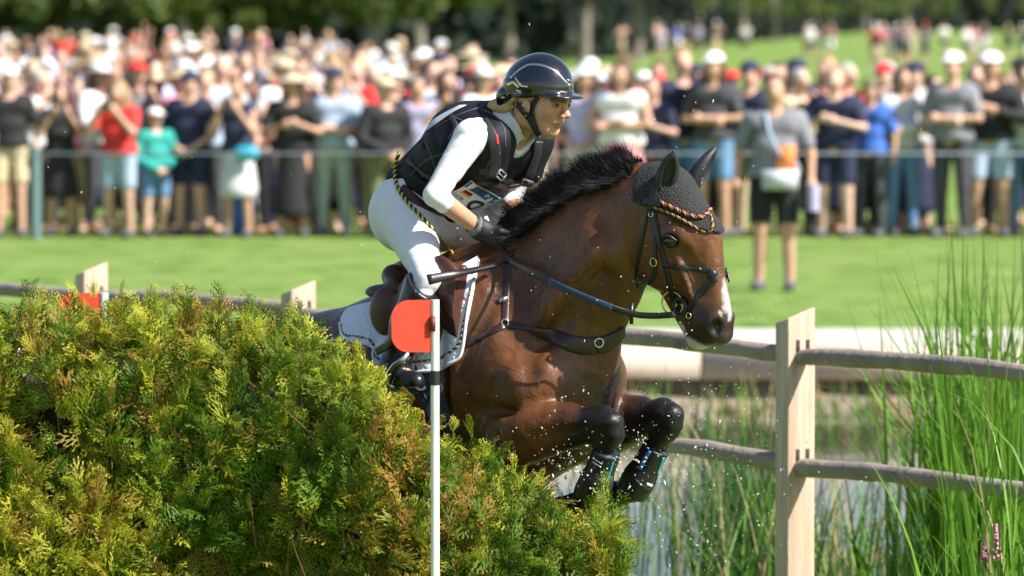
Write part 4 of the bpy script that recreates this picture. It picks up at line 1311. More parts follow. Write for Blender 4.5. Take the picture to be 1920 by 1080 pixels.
trim(((1067, 158), (1080, 169)), .003, m_brass, n=8, th=.002)
trim(((1066, 157), (1068, 172)), .003, m_silver, n=8, th=.002)
trim(((1050, 172), (1062, 173)), .005, m_silver, n=8, th=.002)
# chin strap
hb = bvh_world(allv, allf)
for pix, w in ((((972, 196), (984, 211), (995, 224), (1004, 240), (1011, 252)), .020), (((1009, 181), (1003, 192), (998, 206), (1000, 222), (1006, 240), (1012, 252)), .017)):
    P, N = drape(hb, pix, 18, .0045)
    MB().ribbon(P, N, w, .004).build('chin_strap', m_mattb, rider)
# hair
rf = Field(np.array(M(920, 225)) - [0, .10, 0], np.array(M(1010, 160)) + [0, .10, 0], .004)
rf.cone(M(972, 186, .066), M(990, 182, .070), .018, .012, .01, both=True)
rf.ell(M(958, 203), (.045, .055, .030), .02)
rf.ell(M(950, 199, .03), (.036, .055, .028), .015)
rf.ell(M(966, 196, .055), (.034, .026, .028), .015)
field_obj('hair', rf, m_hair, rider)
# start-number bib hanging below the vest
A, B_, C_, D = [W(H(*p)) for p in ((884, 338, .13), (948, 374, -.03), (890, 402, .05), (838, 366, .19))]
def patch(s, t):
    s = np.asarray(s)[..., None]; t = np.asarray(t)[..., None]
    p = (A * (1 - s) + B_ * s) * (1 - t) + (D * (1 - s) + C_ * s) * t
    out = np.cross(B_ - A, D - A); out /= np.linalg.norm(out)
    if out[1] > 0: out = -out
    return p + out * (.016 * np.sin(s * math.pi) + .006 * np.sin(s * 9 + t * 4))
n = 14
ss, tt = np.meshgrid(np.linspace(0, 1, n), np.linspace(0, 1, n), indexing='ij')
pv = patch(ss.ravel(), tt.ravel())
i, j = np.meshgrid(np.arange(n - 1), np.arange(n - 1), indexing='ij')
q = np.stack([i * n + j, (i + 1) * n + j, (i + 1) * n + j + 1, i * n + j + 1], -1).reshape(-1, 4)
bib_out = np.cross(B_ - A, D - A); bib_out /= np.linalg.norm(bib_out)
if bib_out[1] > 0: bib_out = -bib_out
b = MB().raw(pv, q).raw(pv - bib_out * .002, q[:, ::-1])
bib = b.build('number_bib', mat('bib_white', (.72, .70, .70), .6), rider)
def on_patch(name, uv, faces, mt, lift=.0015):
    uv = np.asarray(uv, float)
    v = patch(uv[:, 0], uv[:, 1]) + bib_out * lift
    MB().raw(v, faces).build(name, mt, bib, smooth=False)
def rect(s0, s1, t0, t1, k=6):
    a, b2 = np.meshgrid(np.linspace(s0, s1, k), np.linspace(t0, t1, k), indexing='ij')
    i, j = np.meshgrid(np.arange(k - 1), np.arange(k - 1), indexing='ij')
    return np.stack([a.ravel(), b2.ravel()], 1), np.stack([i * k + j, (i + 1) * k + j, (i + 1) * k + j + 1, i * k + j + 1], -1).reshape(-1, 4)
on_patch('blue_band', *rect(.0, .96, .04, .34), mat('bib_blue', (.03, .09, .22), .6))
for k, c in enumerate(((.01, .01, .01), (.55, .03, .02), (.75, .45, .03))):
    on_patch('flag_stripe', *rect(.10, .34, .42 + k * .07, .49 + k * .07), mat('flag_%d' % k, c, .6))
def text_uv(txt, s0, t0, ws, ht):
    cu = bpy.data.curves.new('txt', 'FONT'); cu.body = txt
    o = bpy.data.objects.new('txt', cu); COL.objects.link(o)
    bpy.context.view_layer.update()
    me = o.to_mesh()
    v = np.array([p.co[:2] for p in me.vertices]); f = [tuple(p.vertices) for p in me.polygons]
    o.to_mesh_clear(); bpy.data.objects.remove(o); bpy.data.curves.remove(cu)
    w = v[:, 0].max(); h = v[:, 1].max()
    v = np.stack([s0 + v[:, 0] / w * ws, t0 - v[:, 1] / h * ht], 1)
    tri = np.array([(p[0], p[k], p[k + 1]) for p in f for k in range(1, len(p) - 1)])
    return v, tri
m_ink = mat('bib_ink', (.02, .025, .05), .6)
on_patch('lettering', *text_uv('GER', .02, .86, .30, .13), m_ink, .002)
on_patch('lettering', *text_uv('PAR', .50, .28, .34, .16), mat('bib_letters', (.7, .72, .75), .6), .003)
ph = np.linspace(0, 2 * math.pi, 25)[:-1]
ring = np.vstack([np.stack([.62 + .20 * np.cos(ph), .70 + .26 * np.sin(ph)], 1), np.stack([.62 + .12 * np.cos(ph), .70 + .15 * np.sin(ph)], 1)])
on_patch('numeral', ring, [[a, (a + 1) % 24, 24 + (a + 1) % 24, 24 + a] for a in range(24)], m_ink)
# ------------------------------------------------------------------ mane, ears, bonnet, eyes, tack
m_black = mat('mane_hair', (.009, .007, .008), .6, .3, 60, spec=.25)
m_bonnet = mat('crochet_bonnet', (.012, .013, .020), .85)
t_, b_ = nt(m_bonnet)
vo = t_.nodes.new('ShaderNodeTexVoronoi'); vo.inputs['Scale'].default_value = 190
tc = t_.nodes.new('ShaderNodeTexCoord'); t_.links.new(tc.outputs['Object'], vo.inputs['Vector'])
bp = t_.nodes.new('ShaderNodeBump'); bp.inputs['Strength'].default_value = .7; bp.inputs['Distance'].default_value = .005; bp.invert = True
t_.links.new(vo.outputs['Distance'], bp.inputs['Height']); t_.links.new(bp.outputs[0], b_.inputs['Normal'])
cr = t_.nodes.new('ShaderNodeMapRange'); cr.inputs[2].default_value = .6; cr.inputs[3].default_value = .05; cr.inputs[4].default_value = .012
mxx = t_.nodes.new('ShaderNodeCombineColor')
t_.links.new(vo.outputs['Distance'], cr.inputs[0])
for k in range(3): t_.links.new(cr.outputs[0], mxx.inputs[k])
t_.links.new(mxx.outputs[0], b_.inputs['Base Color'])
m_ear = mat('black_ear_cloth', (.016, .015, .017), .55, .3, 30, .3, 60, bdist=.003)
m_strap = mat('black_bridle_leather', (.010, .010, .013), .33, .1, 60, .2, 300, bdist=.001)
m_dkbrown = mat('dark_brown_leather', (.035, .016, .013), .35, .15, 40, .25, 120, bdist=.002)
m_sad = mat('brown_saddle_leather', (.075, .028, .020), .36, .2, 25, .25, 150, bdist=.002, spec=.35)
m_pad = mat('white_quilt', (.74, .75, .80), .75)
tp, bpd = nt(m_pad)
vo = tp.nodes.new('ShaderNodeTexVoronoi'); vo.inputs['Scale'].default_value = 34; vo.feature = 'DISTANCE_TO_EDGE'
tc = tp.nodes.new('ShaderNodeTexCoord'); tp.links.new(tc.outputs['Object'], vo.inputs['Vector'])
rr = tp.nodes.new('ShaderNodeMapRange'); rr.inputs[2].default_value = .25; rr.interpolation_type = 'SMOOTHSTEP'
tp.links.new(vo.outputs['Distance'], rr.inputs[0])
bp = tp.nodes.new('ShaderNodeBump'); bp.inputs['Strength'].default_value = .45; bp.inputs['Distance'].default_value = .005
tp.links.new(rr.outputs[0], bp.inputs['Height']); tp.links.new(bp.outputs[0], bpd.inputs['Normal'])
m_blue = mat('blue_rubber', (.02, .04, .10), .5, .1, 60, .6, 400)

def hair_mesh(roots, dirs, lengths, width, side, seed, segs=5, droop=0.0, curl=.25, drift=(0, 0, 0)):
    r = np.random.default_rng(seed); n = len(roots)
    p = roots.copy(); d = dirs / np.linalg.norm(dirs, axis=1)[:, None]
    w = r.normal(size=(n, 3)) * curl
    P = [p.copy()]
    for k in range(segs):
        p = p + d * (lengths / segs)[:, None]
        d = d + w / segs + np.array([0, 0, -droop / segs]) + np.asarray(drift) / segs
        d /= np.linalg.norm(d, axis=1)[:, None]
        P.append(p.copy())
    P = np.stack(P, 1)                                        # n, segs+1, 3
    sd = np.cross(dirs, side + r.normal(size=(n, 3)) * .5); sd /= np.linalg.norm(sd, axis=1)[:, None]
    wd = width * np.array([1, .95, .8, .6, .35, .08][:segs + 1])
    L = P - sd[:, None, :] * wd[None, :, None]; Rr = P + sd[:, None, :] * wd[None, :, None]
    v = np.stack([L, Rr], 2).reshape(-1, 3)
    base = np.arange(n)[:, None] * (segs + 1) * 2
    k = np.arange(segs)[None, :] * 2
    q = np.stack([base + k, base + k + 1, base + k + 3, base + k + 2], -1).reshape(-1, 4)
    return v, q
crest = densify([M(950, 462), M(985, 430), (M(1030, 398)), M(1072, 368), M(1130, 338), M(1180, 320), M(1208, 312)], 200)
n = 16000; NC = 420                                                   # locks of hair
ct = rng.uniform(0, 1, NC); clat = rng.normal(0, .020, NC); cdown = rng.uniform(0, 1, NC) < .25
cd_ = rng.normal(0, .09, (NC, 3)); clen = rng.uniform(.72, 1.12, NC)
cid = rng.integers(0, NC, n)
t = np.clip(ct[cid] + rng.normal(0, .013, n), 0, 1); ix = (t * 199).astype(int)
lat = clat[cid] + rng.normal(0, .007, n)
rt = crest[ix] + np.stack([rng.normal(0, .004, n), lat, -.012 - np.abs(lat) * .6], 1)
down = cdown[cid]
rt[down] += np.array([0, .02, -.008])
tang = np.gradient(crest, axis=0)[ix]; tang /= np.linalg.norm(tang, axis=1)[:, None]
nrm = np.stack([-tang[:, 2], 0 * t, tang[:, 0]], 1)
env = .098 + .042 * np.sin(t * 3.1) - .05 * sstep(.85, 1, t)
dr = nrm * 1.0 - tang * .18 + cd_[cid] * [1, 1.5, 1] + rng.normal(0, .05, (n, 3))
dr += ((crest[(ct[cid] * 199).astype(int)] - crest[ix]) * 4)           # strands of a lock run together
dr[down] = nrm[down] * .45 - tang[down] * .35 + np.array([0, .9, -.2]) + cd_[cid][down] * .8 + rng.normal(0, .05, (down.sum(), 3))
ln = env * clen[cid] * rng.uniform(.75, 1.08, n)
ln[down] *= .7
hvv, hq = hair_mesh(rt @ AX, dr @ AX, ln, .0011, AXV, 3, droop=.4, curl=.28, drift=-AXU * .15)
cl = np.sin(t * 130) * .5 + rng.normal(0, .3, n)
hvv = hvv + ORI
add('mane', mesh_np('mane', local(hvv, horse), hq, m_black, True), horse)
# solid hair base along the crest
mf = Field(np.array(M(930, 500)) - [0, .12, 0], np.array(M(1225, 280)) + [0, .12, 0], .007)
for k in range(0, 160, 10):
    mf.cone(crest[k] + [-.014, 0, .022], crest[k + 9] + [-.014, 0, .022], .046, .046, .02, .8)
    mf.cone(crest[k] + [0, .035, -.025], crest[k + 9] + [0, .035, -.025], .022, .022, .02)
field_obj('mane_base', mf, m_black, horse)
# tail
tr = M(545, 660); tl = []
n = 900
rt = np.tile(tr, (n, 1)) + rng.normal(0, .025, (n, 3))
hvv, hq = hair_mesh(rt @ AX, (np.array([-1, 0, .25]) + rng.normal(0, .2, (n, 3))) @ AX, rng.uniform(.4, .7, n), .004, AXV, 4, droop=3.0, curl=.5)
add('tail', mesh_np('tail', local(hvv + ORI, horse), hq, m_black, True), horse)
# eyes
for sg in (1, -1):
    MB().sphere(W(M(1289, 449.5, .084 * sg)), .0245, 20, 14).build('eye', mat('horse_eye', (.012, .007, .005), .06, spec=.8), horse)
    e0 = [M(1277, 447, .103 * sg), M(1284, 441.5, .112 * sg), M(1294, 441, .110 * sg), M(1303, 449, .098 * sg)]
    MB().tube(W(densify(e0, 10)), [.002, .004, .0045, .005, .005, .005, .0045, .004, .003, .002], 8).build('eyelid', m_coat_dark if 'm_coat_dark' in globals() else mat('dark_lid', (.02, .011, .008), .4), horse)
    e1 = [M(1277, 449, .100 * sg), M(1285, 457.5, .107 * sg), M(1296, 457, .104 * sg), M(1303, 450, .097 * sg)]
    MB().tube(W(densify(e1, 10)), [.001, .002, .0025, .003, .003, .003, .003, .0025, .002, .001], 8).build('eyelid', mat('dark_lid', (.02, .011, .008), .4), horse)
# ears in cloth sleeves
def ear(base, tip, open_dir, name):
    base, tip = np.asarray(base), np.asarray(tip)
    ax = tip - base; L = np.linalg.norm(ax); ax /= L
    o = np.asarray(open_dir, float); o -= ax * (o @ ax); o /= np.linalg.norm(o)
    s = np.cross(ax, o)
    f = Field(np.minimum(base, tip) - .06, np.maximum(base, tip) + .06, .0034)
    f.ell(base + ax * L * .38, (L * .52, .022, .034), .008, R=[ax, o, s])
    f.cone(base + ax * L * .5, tip, .020, .0035, .02)
    f.cone(base - ax * .012, base + ax * L * .3, .028, .026, .02)
    f.ell(base + ax * L * .50 + o * .021, (L * .42, .016, .018), .006, R=[ax, o, s], mode='sub')
    return field_obj(name, f, m_ear, horse, 1)
ear(H(1243, 356, .055), H(1264, 283, .085), (.75, .75, .1), 'ear')
ear(H(1297, 345, -.060), H(1342, 276, -.115), (.9, -.35, -.2), 'ear')
# crocheted ear bonnet
nf = Field(np.array(M(1180, 470)) - [0, .15, 0], np.array(M(1375, 290)) + [0, .15, 0], .0042)
g = .010
nf.cone(M(1250, 372), M(1292, 450), .10 + g, .098 + g, .05, .82)
nf.cone(M(1205, 400), M(1250, 430), .115 + g, .11 + g, .05, .68)
nf.cone(M(1188, 408), M(1200, 400), .135 + g, .13, .06, .58)
nf.cone(M(1328, 440), M(1352, 580), .030 + g, .026 + g, .035)
nf.ell(M(1291, 440, .076), (.046 + g, .022 + g, .036 + g), .025, both=True)
nf.cone(M(1295, 455), M(1322, 560), .088 + g, .064 + g, .04, .78)
d1 = M(1372, 446) - M(1240, 386)
nf.cut(M(1240, 386), (d1[2], 0, -d1[0]))
d2 = M(1222, 395) - M(1212, 300)
nf.cut(M(1216, 340), (d2[2], 0, -d2[0]) if d2[2] < 0 else (-d2[2], 0, d2[0]))
bonnet, nv, nfc = field_obj('ear_bonnet', nf, m_bonnet, horse, 1)
NB = bvh_world(nv, nfc)
hn_v = np.vstack([hv, nv]); hn_f = np.vstack([hfc, nfc + len(hv)])
HN = bvh_world(hn_v, hn_f)
bridle = horse
def twist(name_cols, P, N, R=.0035, r=.0042, pitch=.022, parent=None):
    P = densify(P, max(40, len(P) * 6)); 
    tg = np.gradient(P, axis=0); tg /= np.linalg.norm(tg, axis=1)[:, None]
    a = np.cross(tg, [.1, -1., .1]); a /= np.linalg.norm(a, axis=1)[:, None]; b2 = np.cross(tg, a)
    arc = np.concatenate([[0], np.cumsum(np.linalg.norm(np.diff(P, axis=0), axis=1))])
    k = len(name_cols)
    for i, (nm, m_) in enumerate(name_cols):
        an = arc / pitch * 2 * math.pi + i * 2 * math.pi / k
        MB().tube(P + R * (np.cos(an)[:, None] * a + np.sin(an)[:, None] * b2), r, 6).build(nm, m_, parent)
mc_red = mat('red_cord', (.28, .03, .03), .5); mc_gold = mat('gold_cord', (.42, .25, .06), .5); mc_blk = mat('black_braid', (.012, .012, .014), .5)
mc_org = mat('orange_cord', (.38, .15, .06), .5)
def sideline(pix, n=22, lift=.004, bv=HN):
    return drape(bv, pix, n, lift)
P, N = sideline(((1224, 388), (1250, 397), (1275, 410), (1300, 424), (1318, 434), (1330, 434), (1336, 424), (1332, 404)), 30, .003)
twist((('edge_cord', mc_org), ('edge_cord', mc_gold), ('edge_cord', mc_blk)), P, N, .0022, .0026, .022, bonnet)
P, N = sideline(((1240, 380), (1258, 388), (1278, 398), (1296, 406), (1312, 409), (1324, 404), (1330, 393)), 26, .006)
twist((('browband_braid', mc_red), ('browband_braid', mc_gold), ('browband_braid', mc_blk)), P, N, .0034, .0038, .026, bonnet)
# bridle straps
def tack(name, pix, w, mt=None, n=22, th=.0035, lift=.001, bv=None, parent=None, mirror=True):
    P, N = drape(bv or HN, pix, n, lift)
    o = MB().ribbon(P, N, w, th).build(name, mt or m_strap, parent or horse)
    if mirror:
        MB().ribbon(mirw(P), mirn(N), w, th).build(name, mt or m_strap, parent or horse)
    return P, N
tack('headpiece', ((1247, 322), (1236, 335), (1227, 355), (1222, 384)), .026)
tack('browband', ((1208, 379), (1222, 380), (1240, 381)), .026, lift=.004)
tack('cheekpiece', ((1222, 384), (1229, 415), (1238, 460), (1250, 505), (1264, 566)), .019, n=30, lift=.003)
tack('throatlatch', ((1216, 386), (1208, 425), (1200, 470), (1194, 518)), .014)
tack('noseband_cheekpiece', ((1219, 392), (1227, 440), (1229, 490), (1227, 515), (1219, 532)), .014, lift=.002)
tack('jaw_strap', ((1193, 519), (1203, 527), (1216, 536)), .022)
tack('noseband', ((1244, 497), (1270, 501), (1300, 504), (1328, 509), (1339, 512)), .015, lift=.003)
tack('flash_strap', ((1338, 512), (1325, 535), (1308, 556), (1294, 576), (1288, 592)), .018, lift=.003)
tack('flash_strap', ((1330, 505), (1337, 518), (1343, 530)), .018, lift=.007)
for px, py, R in ((1223, 402, .008), (1228, 491, .013)):
    p, n_ = hit(HN, px, py)
    x = np.cross(n_, [0, 0, 1.]); x /= np.linalg.norm(x); y = np.cross(n_, x)
    MB().torus(p + n_ * .008, R, .0022, x, y).build('ring', m_brass, horse)
p, n_ = hit(HN, 1336, 515)
MB().sphere(p + n_ * .004, (.016, .010, .016)).build('noseband_disc', m_strap, horse)
# bit with loose ring and leather guard
bc, bn = hit(HN, 1272, 571)
x = AXU * .94 + np.array([0, 0, -.3]); x /= np.linalg.norm(x); y = np.cross(AXV, x); y /= np.linalg.norm(y)
bc = bc + AXV * .016
for f_ in (lambda q: q, mirw):
    c = f_(bc)
    MB().torus(c - x * .012, .036, .0026, x, y, 28, 8, 1.15).build('bit_ring', m_brass, horse)
    MB().torus(c + x * .016 - AXV * .004 * (1 if f_ is not mirw else -1), .023, .009, x, y, 24, 8).build('bit_guard', m_strap, horse)
MB().tube([bc, mirw(bc)], .007, 10).build('bit', m_metal, horse)
MB().torus(W(H(1291, 592, .062)), .009, .002, x, y).build('ring', m_brass, horse)
# breastplate
tack('breastplate_strap', ((952, 492), (950, 530), (948, 570), (947, 604)), .022, m_dkbrown, mirror=True)
tack('breastplate_strap', ((946, 610), (900, 632), (850, 655), (806, 668)), .024, m_dkbrown, mirror=True)
tack('breastplate_strap', ((948, 609), (975, 612), (1005, 620)), .022, m_dkbrown, mirror=True)
P, N = drape(HB, ((1000, 619), (1030, 628), (1060, 640), (1090, 648), (1118, 648)), 24, .002)
wd = np.interp(np.linspace(0, 1, len(P)), [0, .2, .75, 1], [.024, .040, .056, .056])
MB().ribbon(P, N, wd, .008).build('breast_pad', m_dkbrown, horse)
P, N = drape(HB, ((1116, 648), (1135, 645), (1155, 634), (1168, 621)), 12, .002)
if len(P) > 3:
    MB().ribbon(P, N, .054, .008).build('breast_pad', m_dkbrown, horse)
p, n_ = hit(HB, 1121, 641)
x_ = np.cross(n_, [0, 0, 1.]); x_ /= np.linalg.norm(x_); y_ = np.cross(n_, x_)
MB().torus(p + n_ * .016, .014, .0032, x_, y_).build('ring', m_metal, horse)
p, n_ = hit(HB, 947, 607)
MB().torus(p + n_ * .006, .012, .003, np.cross(n_, [0, 0, 1.]), np.array([0, 0, 1.])).build('ring', m_metal, horse)
p, n_ = hit(HB, 945, 563)
MB().box(p + n_ * .006, (.026, .006, .018)).build('buckle', m_metal, horse, smooth=False)
# saddle pad
top = densify([(645, 600), (662, 583), (720, 568), (800, 540), (860, 508), (899, 488)], 60)
bot = densify([(644, 612), (652, 640), (700, 652), (716, 688), (765, 697), (815, 694), (858, 674), (874, 620), (898, 497)], 60)
P = np.zeros((60, 34, 3)); Nn = np.zeros((60, 34, 3)); last = None
for a in range(60):
    for c in range(34):
        w_ = c / 33
        p, n_ = hit(HB, *(top[a] * (1 - w_) + bot[a] * w_))
        if p is None:
            p, n_ = last
        last = (p, n_)
        P[a, c], Nn[a, c] = p, n_
def sheet(P, Nn, lift, th, name, mt, parent):
    na, nb = P.shape[:2]
    for _ in range(3):
        Nn[1:-1, 1:-1] = (Nn[:-2, 1:-1] + Nn[2:, 1:-1] + Nn[1:-1, :-2] + Nn[1:-1, 2:] + 2 * Nn[1:-1, 1:-1]) / 6
    Nn = Nn / np.linalg.norm(Nn, axis=2)[..., None]
    o, i_ = P + Nn * (lift + th), P + Nn * (lift - .01)
    v = np.concatenate([o.reshape(-1, 3), i_.reshape(-1, 3)])
    i, j = np.meshgrid(np.arange(na - 1), np.arange(nb - 1), indexing='ij')
    q = np.stack([i * nb + j, (i + 1) * nb + j, (i + 1) * nb + j + 1, i * nb + j + 1], -1).reshape(-1, 4)
    k = na * nb
    rim = [(i * nb) for i in range(na)] + [((na - 1) * nb + j) for j in range(1, nb)] + [(i * nb + nb - 1) for i in range(na - 2, -1, -1)] + [j for j in range(nb - 2, 0, -1)]
    rq = np.array([[rim[a], rim[(a + 1) % len(rim)], rim[(a + 1) % len(rim)] + k, rim[a] + k] for a in range(len(rim))])
    MB().raw(v, np.vstack([q, q[:, ::-1] + k, rq])).build(name, mt, parent)
    return o
saddle = horse
pad_o = sheet(P, Nn, .010, .008, 'saddle_pad', m_pad, horse)
edge = np.concatenate([pad_o[:1, 8], pad_o[:, -1][2:]])
edge = pad_o[:, -2]
inn = pad_o[:, -5]
twist((('pad_piping', mc_blk), ('pad_piping', mat('tan_cord', (.45, .33, .22), .6))), inn[1:-1:2], None, .002, .0034, .02, horse)
MB().tube(densify(pad_o[:, -1][::3], 80), .006, 6).build('pad_binding', mat('white_binding', (.72, .73, .80), .6), horse)
# saddle
zf = Field(np.array([-.46, -.44, 1.0]), np.array([.12, .44, 1.75]), .006)
zf.cone(M(778, 522), M(850, 520), .062, .050, .04, 2.0)
zf.cone(M(784, 514, .13), M(770, 508, 0), .028, .034, .03, both=True)
zf.cone(M(784, 514, .13), M(812, 540, .20), .028, .028, .03, both=True)
zf.cone(M(905, 488), M(862, 512), .045, .055, .04, 1.3)
zf.ell(H(730, 548, .21), (.095, .045, .028), .014, both=True)
zf.ell(H(724, 584, .262), (.066, .022, .080), .008, both=True)
zf.ell(H(785, 596, .270), (.10, .018, .16), .015, both=True)
zf.ell(H(846, 560, .270), (.075, .024, .15), .02, R=[[.9, 0, .44], [0, 1, 0], [-.44, 0, .9]], both=True)
zf.cone(H(848, 505, .24), H(850, 590, .285), .024, .018, .02, both=True)
zf.cone(H(868, 505, .23), H(864, 590, .275), .016, .012, .015, both=True)
zf.wrinkle(H(825, 640, .34) - [0, .2, 0], H(885, 480, .3) + [0, .1, 0], .006, 60, (1, 0, .2), 12)
zf.cone(H(690, 570, .24), H(735, 572, .27), .004, .004, .008, mode='sub')
sadd, zv, zfc = field_obj('saddle', zf, m_sad, horse)
ZB = bvh_world(np.vstack([hv, zv]), np.vstack([hfc, zfc + len(hv)]))
tack('girth', ((798, 650), (802, 700), (812, 745), (828, 790), (845, 820)), .085, mat('navy_girth', (.012, .014, .030), .55, .2, 60, .4, 200), lift=.006, bv=HB, th=.008)
for o_ in (-9, 9):
    tack('girth_stitching', ((798 + o_, 690), (803 + o_, 715), (812 + o_, 745)), .005, mat('pale_stitch', (.35, .37, .45), .6), lift=.016, bv=HB, th=.002, mirror=False, n=10)
# stirrup iron and leather
st = [W(H(*p)) for p in ((766, 664, .37), (755, 676, .39), (738, 690, .40), (724, 716, .395), (735, 728, .375), (762, 732, .36), (785, 730, .34))]
MB().tube(densify(st, 30), .0075, 8, flat=1.8).build('stirrup', m_metal, horse)
MB().ribbon(W([H(812, 600, .335), H(795, 630, .35), H(766, 664, .37)]), np.tile(AXV, (3, 1)), .028, .004).build('stirrup_leather', m_strap, horse)
MB().ribbon(W([H(772, 628, .38), H(738, 640, .40), H(706, 660, .385)]), np.tile(AXV, (3, 1)), .026, .004).build('spur_strap', m_strap, rider)
# reins
hand = H(945, 470, .10)
rein = [H(1264, 590, .085), H(1225, 592, .10), H(1185, 588, .13), H(1130, 570, .19), H(1060, 541, .225), H(1000, 512, .21), H(962, 492, .15), hand]
for f_ in (lambda p: p, mir):
    rp = W(densify([f_(p) for p in rein], 40))
    nn = np.tile(AXV if f_ is not mir else -AXV, (40, 1))
    MB().ribbon(rp, nn, .020, .004).build('rein', m_strap, horse)
rp = W(densify([H(1150, 577, .174), H(1110, 562, .205), H(1060, 541, .228), H(1030, 527, .222)], 14))
MB().ribbon(rp + AXV * .004, np.tile(AXV, (14, 1)), .022, .003).build('rein_grip', m_blue, horse)
MB().box(W(H(1184, 588, .125)), (.012, .012, .066)).build('rein_stop', m_strap, horse)
crop = thing('riding_crop', W(H(860, 512, .17)), 'black leather riding crop held in the gloved hand above the saddle', 'riding crop')
cpts = densify([H(930, 498, .16), H(890, 507, .25), H(850, 515, .34), H(802, 525, .42)], 20)
MB().ribbon(W(cpts), np.tile(AXV, (20, 1)), np.interp(np.linspace(0, 1, 20), [0, .6, 1], [.016, .024, .034]), .008).build('handle', m_strap, crop)
MB().tube(W(densify([H(935, 497, .14), H(955, 480, .11), H(965, 470, .09)], 8)), .006, 8).build('shaft', m_strap, crop)
# leg boots
lf = Field(np.array(H(1080, 960, .15)) - [.05, .10, .03], np.array(H(1180, 820, .15)) + [.05, .10, .03], .004)
lf.cone(H(1139, 846, .163), H(1113, 914, .155), .045, .047, .01)
lf.cone(H(1118, 905, .158), H(1107, 926, .15), .052, .054, .02)
lf.cut(H(1140, 846, .16), H(1139, 846, .163) - H(1113, 914, .155))
lf.cut(H(1104, 932, .15), H(1113, 914, .155) - H(1139, 846, .163))
m_lb = mat('black_neoprene', (.010, .010, .012), .42, .2, 40, .35, 120, bdist=.002)
b1, lv1, lf1 = field_obj('leg_boot', lf, m_lb, horse)
lf = Field(np.array(H(1150, 950, -.14)) - [.05, .10, .03], np.array(H(1275, 810, -.14)) + [.05, .10, .03], .004)
lf.cone(H(1231, 838, -.14), H(1196, 902, -.14), .044, .048, .01)
lf.cone(H(1199, 896, -.14), H(1186, 918, -.14), .053, .055, .02)
lf.cut(H(1231, 838, -.14), H(1231, 838, -.14) - H(1196, 902, -.14))
lf.cut(H(1181, 922, -.14), H(1196, 902, -.14) - H(1231, 838, -.14))
b2_, lv2, lf2 = field_obj('leg_boot', lf, m_lb, horse)
m_cy = mat('cyan_print', (.03, .36, .42), .5); m_bl2 = mat('blue_print', (.03, .22, .60), .5); m_wh = mat('white_print', (.6, .62, .62), .5)
L1 = bvh_world(lv1, lf1); L2 = bvh_world(lv2, lf2)
for bv, pix, w, m_, par in ((L1, ((1152, 858), (1140, 895), (1127, 925)), .006, m_cy, b1), (L1, ((1114, 860), (1129, 870)), .004, m_wh, b1), (L1, ((1112, 866), (1127, 876)), .004, m_wh, b1),
                            (L2, ((1219, 845), (1208, 862), (1200, 880)), .012, m_bl2, b2_), (L2, ((1244, 858), (1238, 874), (1232, 888)), .010, m_cy, b2_), (L2, ((1212, 907), (1222, 911)), .010, m_wh, b2_),
                            (L2, ((1222, 842), (1240, 848), (1254, 856)), .010, m_vest2, b2_), (L2, ((1190, 900), (1205, 912), (1222, 922)), .012, m_vest2, b2_), (L1, ((1110, 850), (1130, 858), (1150, 856)), .012, m_vest2, b1)):
    P, N = drape(bv, pix, 10, .0)
    if len(P) > 2:
        MB().ribbon(P, N, w, .003).build('boot_stripe', m_, par)
# ------------------------------------------------------------------ thuja hedge
hedge = thing('hedge', (-.9, 17.2, 0), 'clipped thuja hedge with yellow green fronds under the jumping horse', 'hedge')
HP_ = np.array([(-260, 600), (-100, 596), (0, 596), (100, 592), (200, 590), (330, 585), (420, 600), (500, 603), (560, 606), (640, 655), (720, 708), (790, 765), (830, 806), (900, 852), (960, 885), (1060, 925), (1120, 942), (1150, 950)], float)
def hedge_top(x, Y):
    """height of the clipped surface above world x at distance Y"""
    px = 960 + x * F_PX / Y
    py = np.interp(px, HP_[:, 0], HP_[:, 1]) + np.interp(px, [0, 400, 500, 600, 760, 850, 1000], [92, 92, 98, 112, 104, 102, 106])
    return CAM_H - (py - 24) * Y / F_PX
X0, X1 = (-260 - 960) * 17.15 / F_PX, (1150 - 960) * 17.15 / F_PX
def depth_range(x):
    """front and back of the hedge: wider where the horse crosses"""
    k = sstep(-.28, .02, np.asarray(x, float))
    return 16.80 + .04 * np.sin(np.asarray(x) * 5), 17.55 + .55 * k
# solid dark core added inside the hedge to block light shining through
m_core = mat('light_block_dark', (.030, .022, .012), .95, .6, 30, 1, 60, bdist=.02)
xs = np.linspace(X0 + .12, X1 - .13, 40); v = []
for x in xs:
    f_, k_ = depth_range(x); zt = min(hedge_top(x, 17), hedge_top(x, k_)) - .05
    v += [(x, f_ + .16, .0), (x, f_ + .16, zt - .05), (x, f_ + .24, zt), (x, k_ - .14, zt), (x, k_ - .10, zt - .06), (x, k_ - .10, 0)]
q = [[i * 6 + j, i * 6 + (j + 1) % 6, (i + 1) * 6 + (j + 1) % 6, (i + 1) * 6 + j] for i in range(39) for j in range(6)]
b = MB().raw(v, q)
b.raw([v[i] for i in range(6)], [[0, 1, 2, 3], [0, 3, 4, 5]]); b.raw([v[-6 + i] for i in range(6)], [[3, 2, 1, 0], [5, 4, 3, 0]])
b.build('light_block_core', m_core, hedge, kind='stuff')
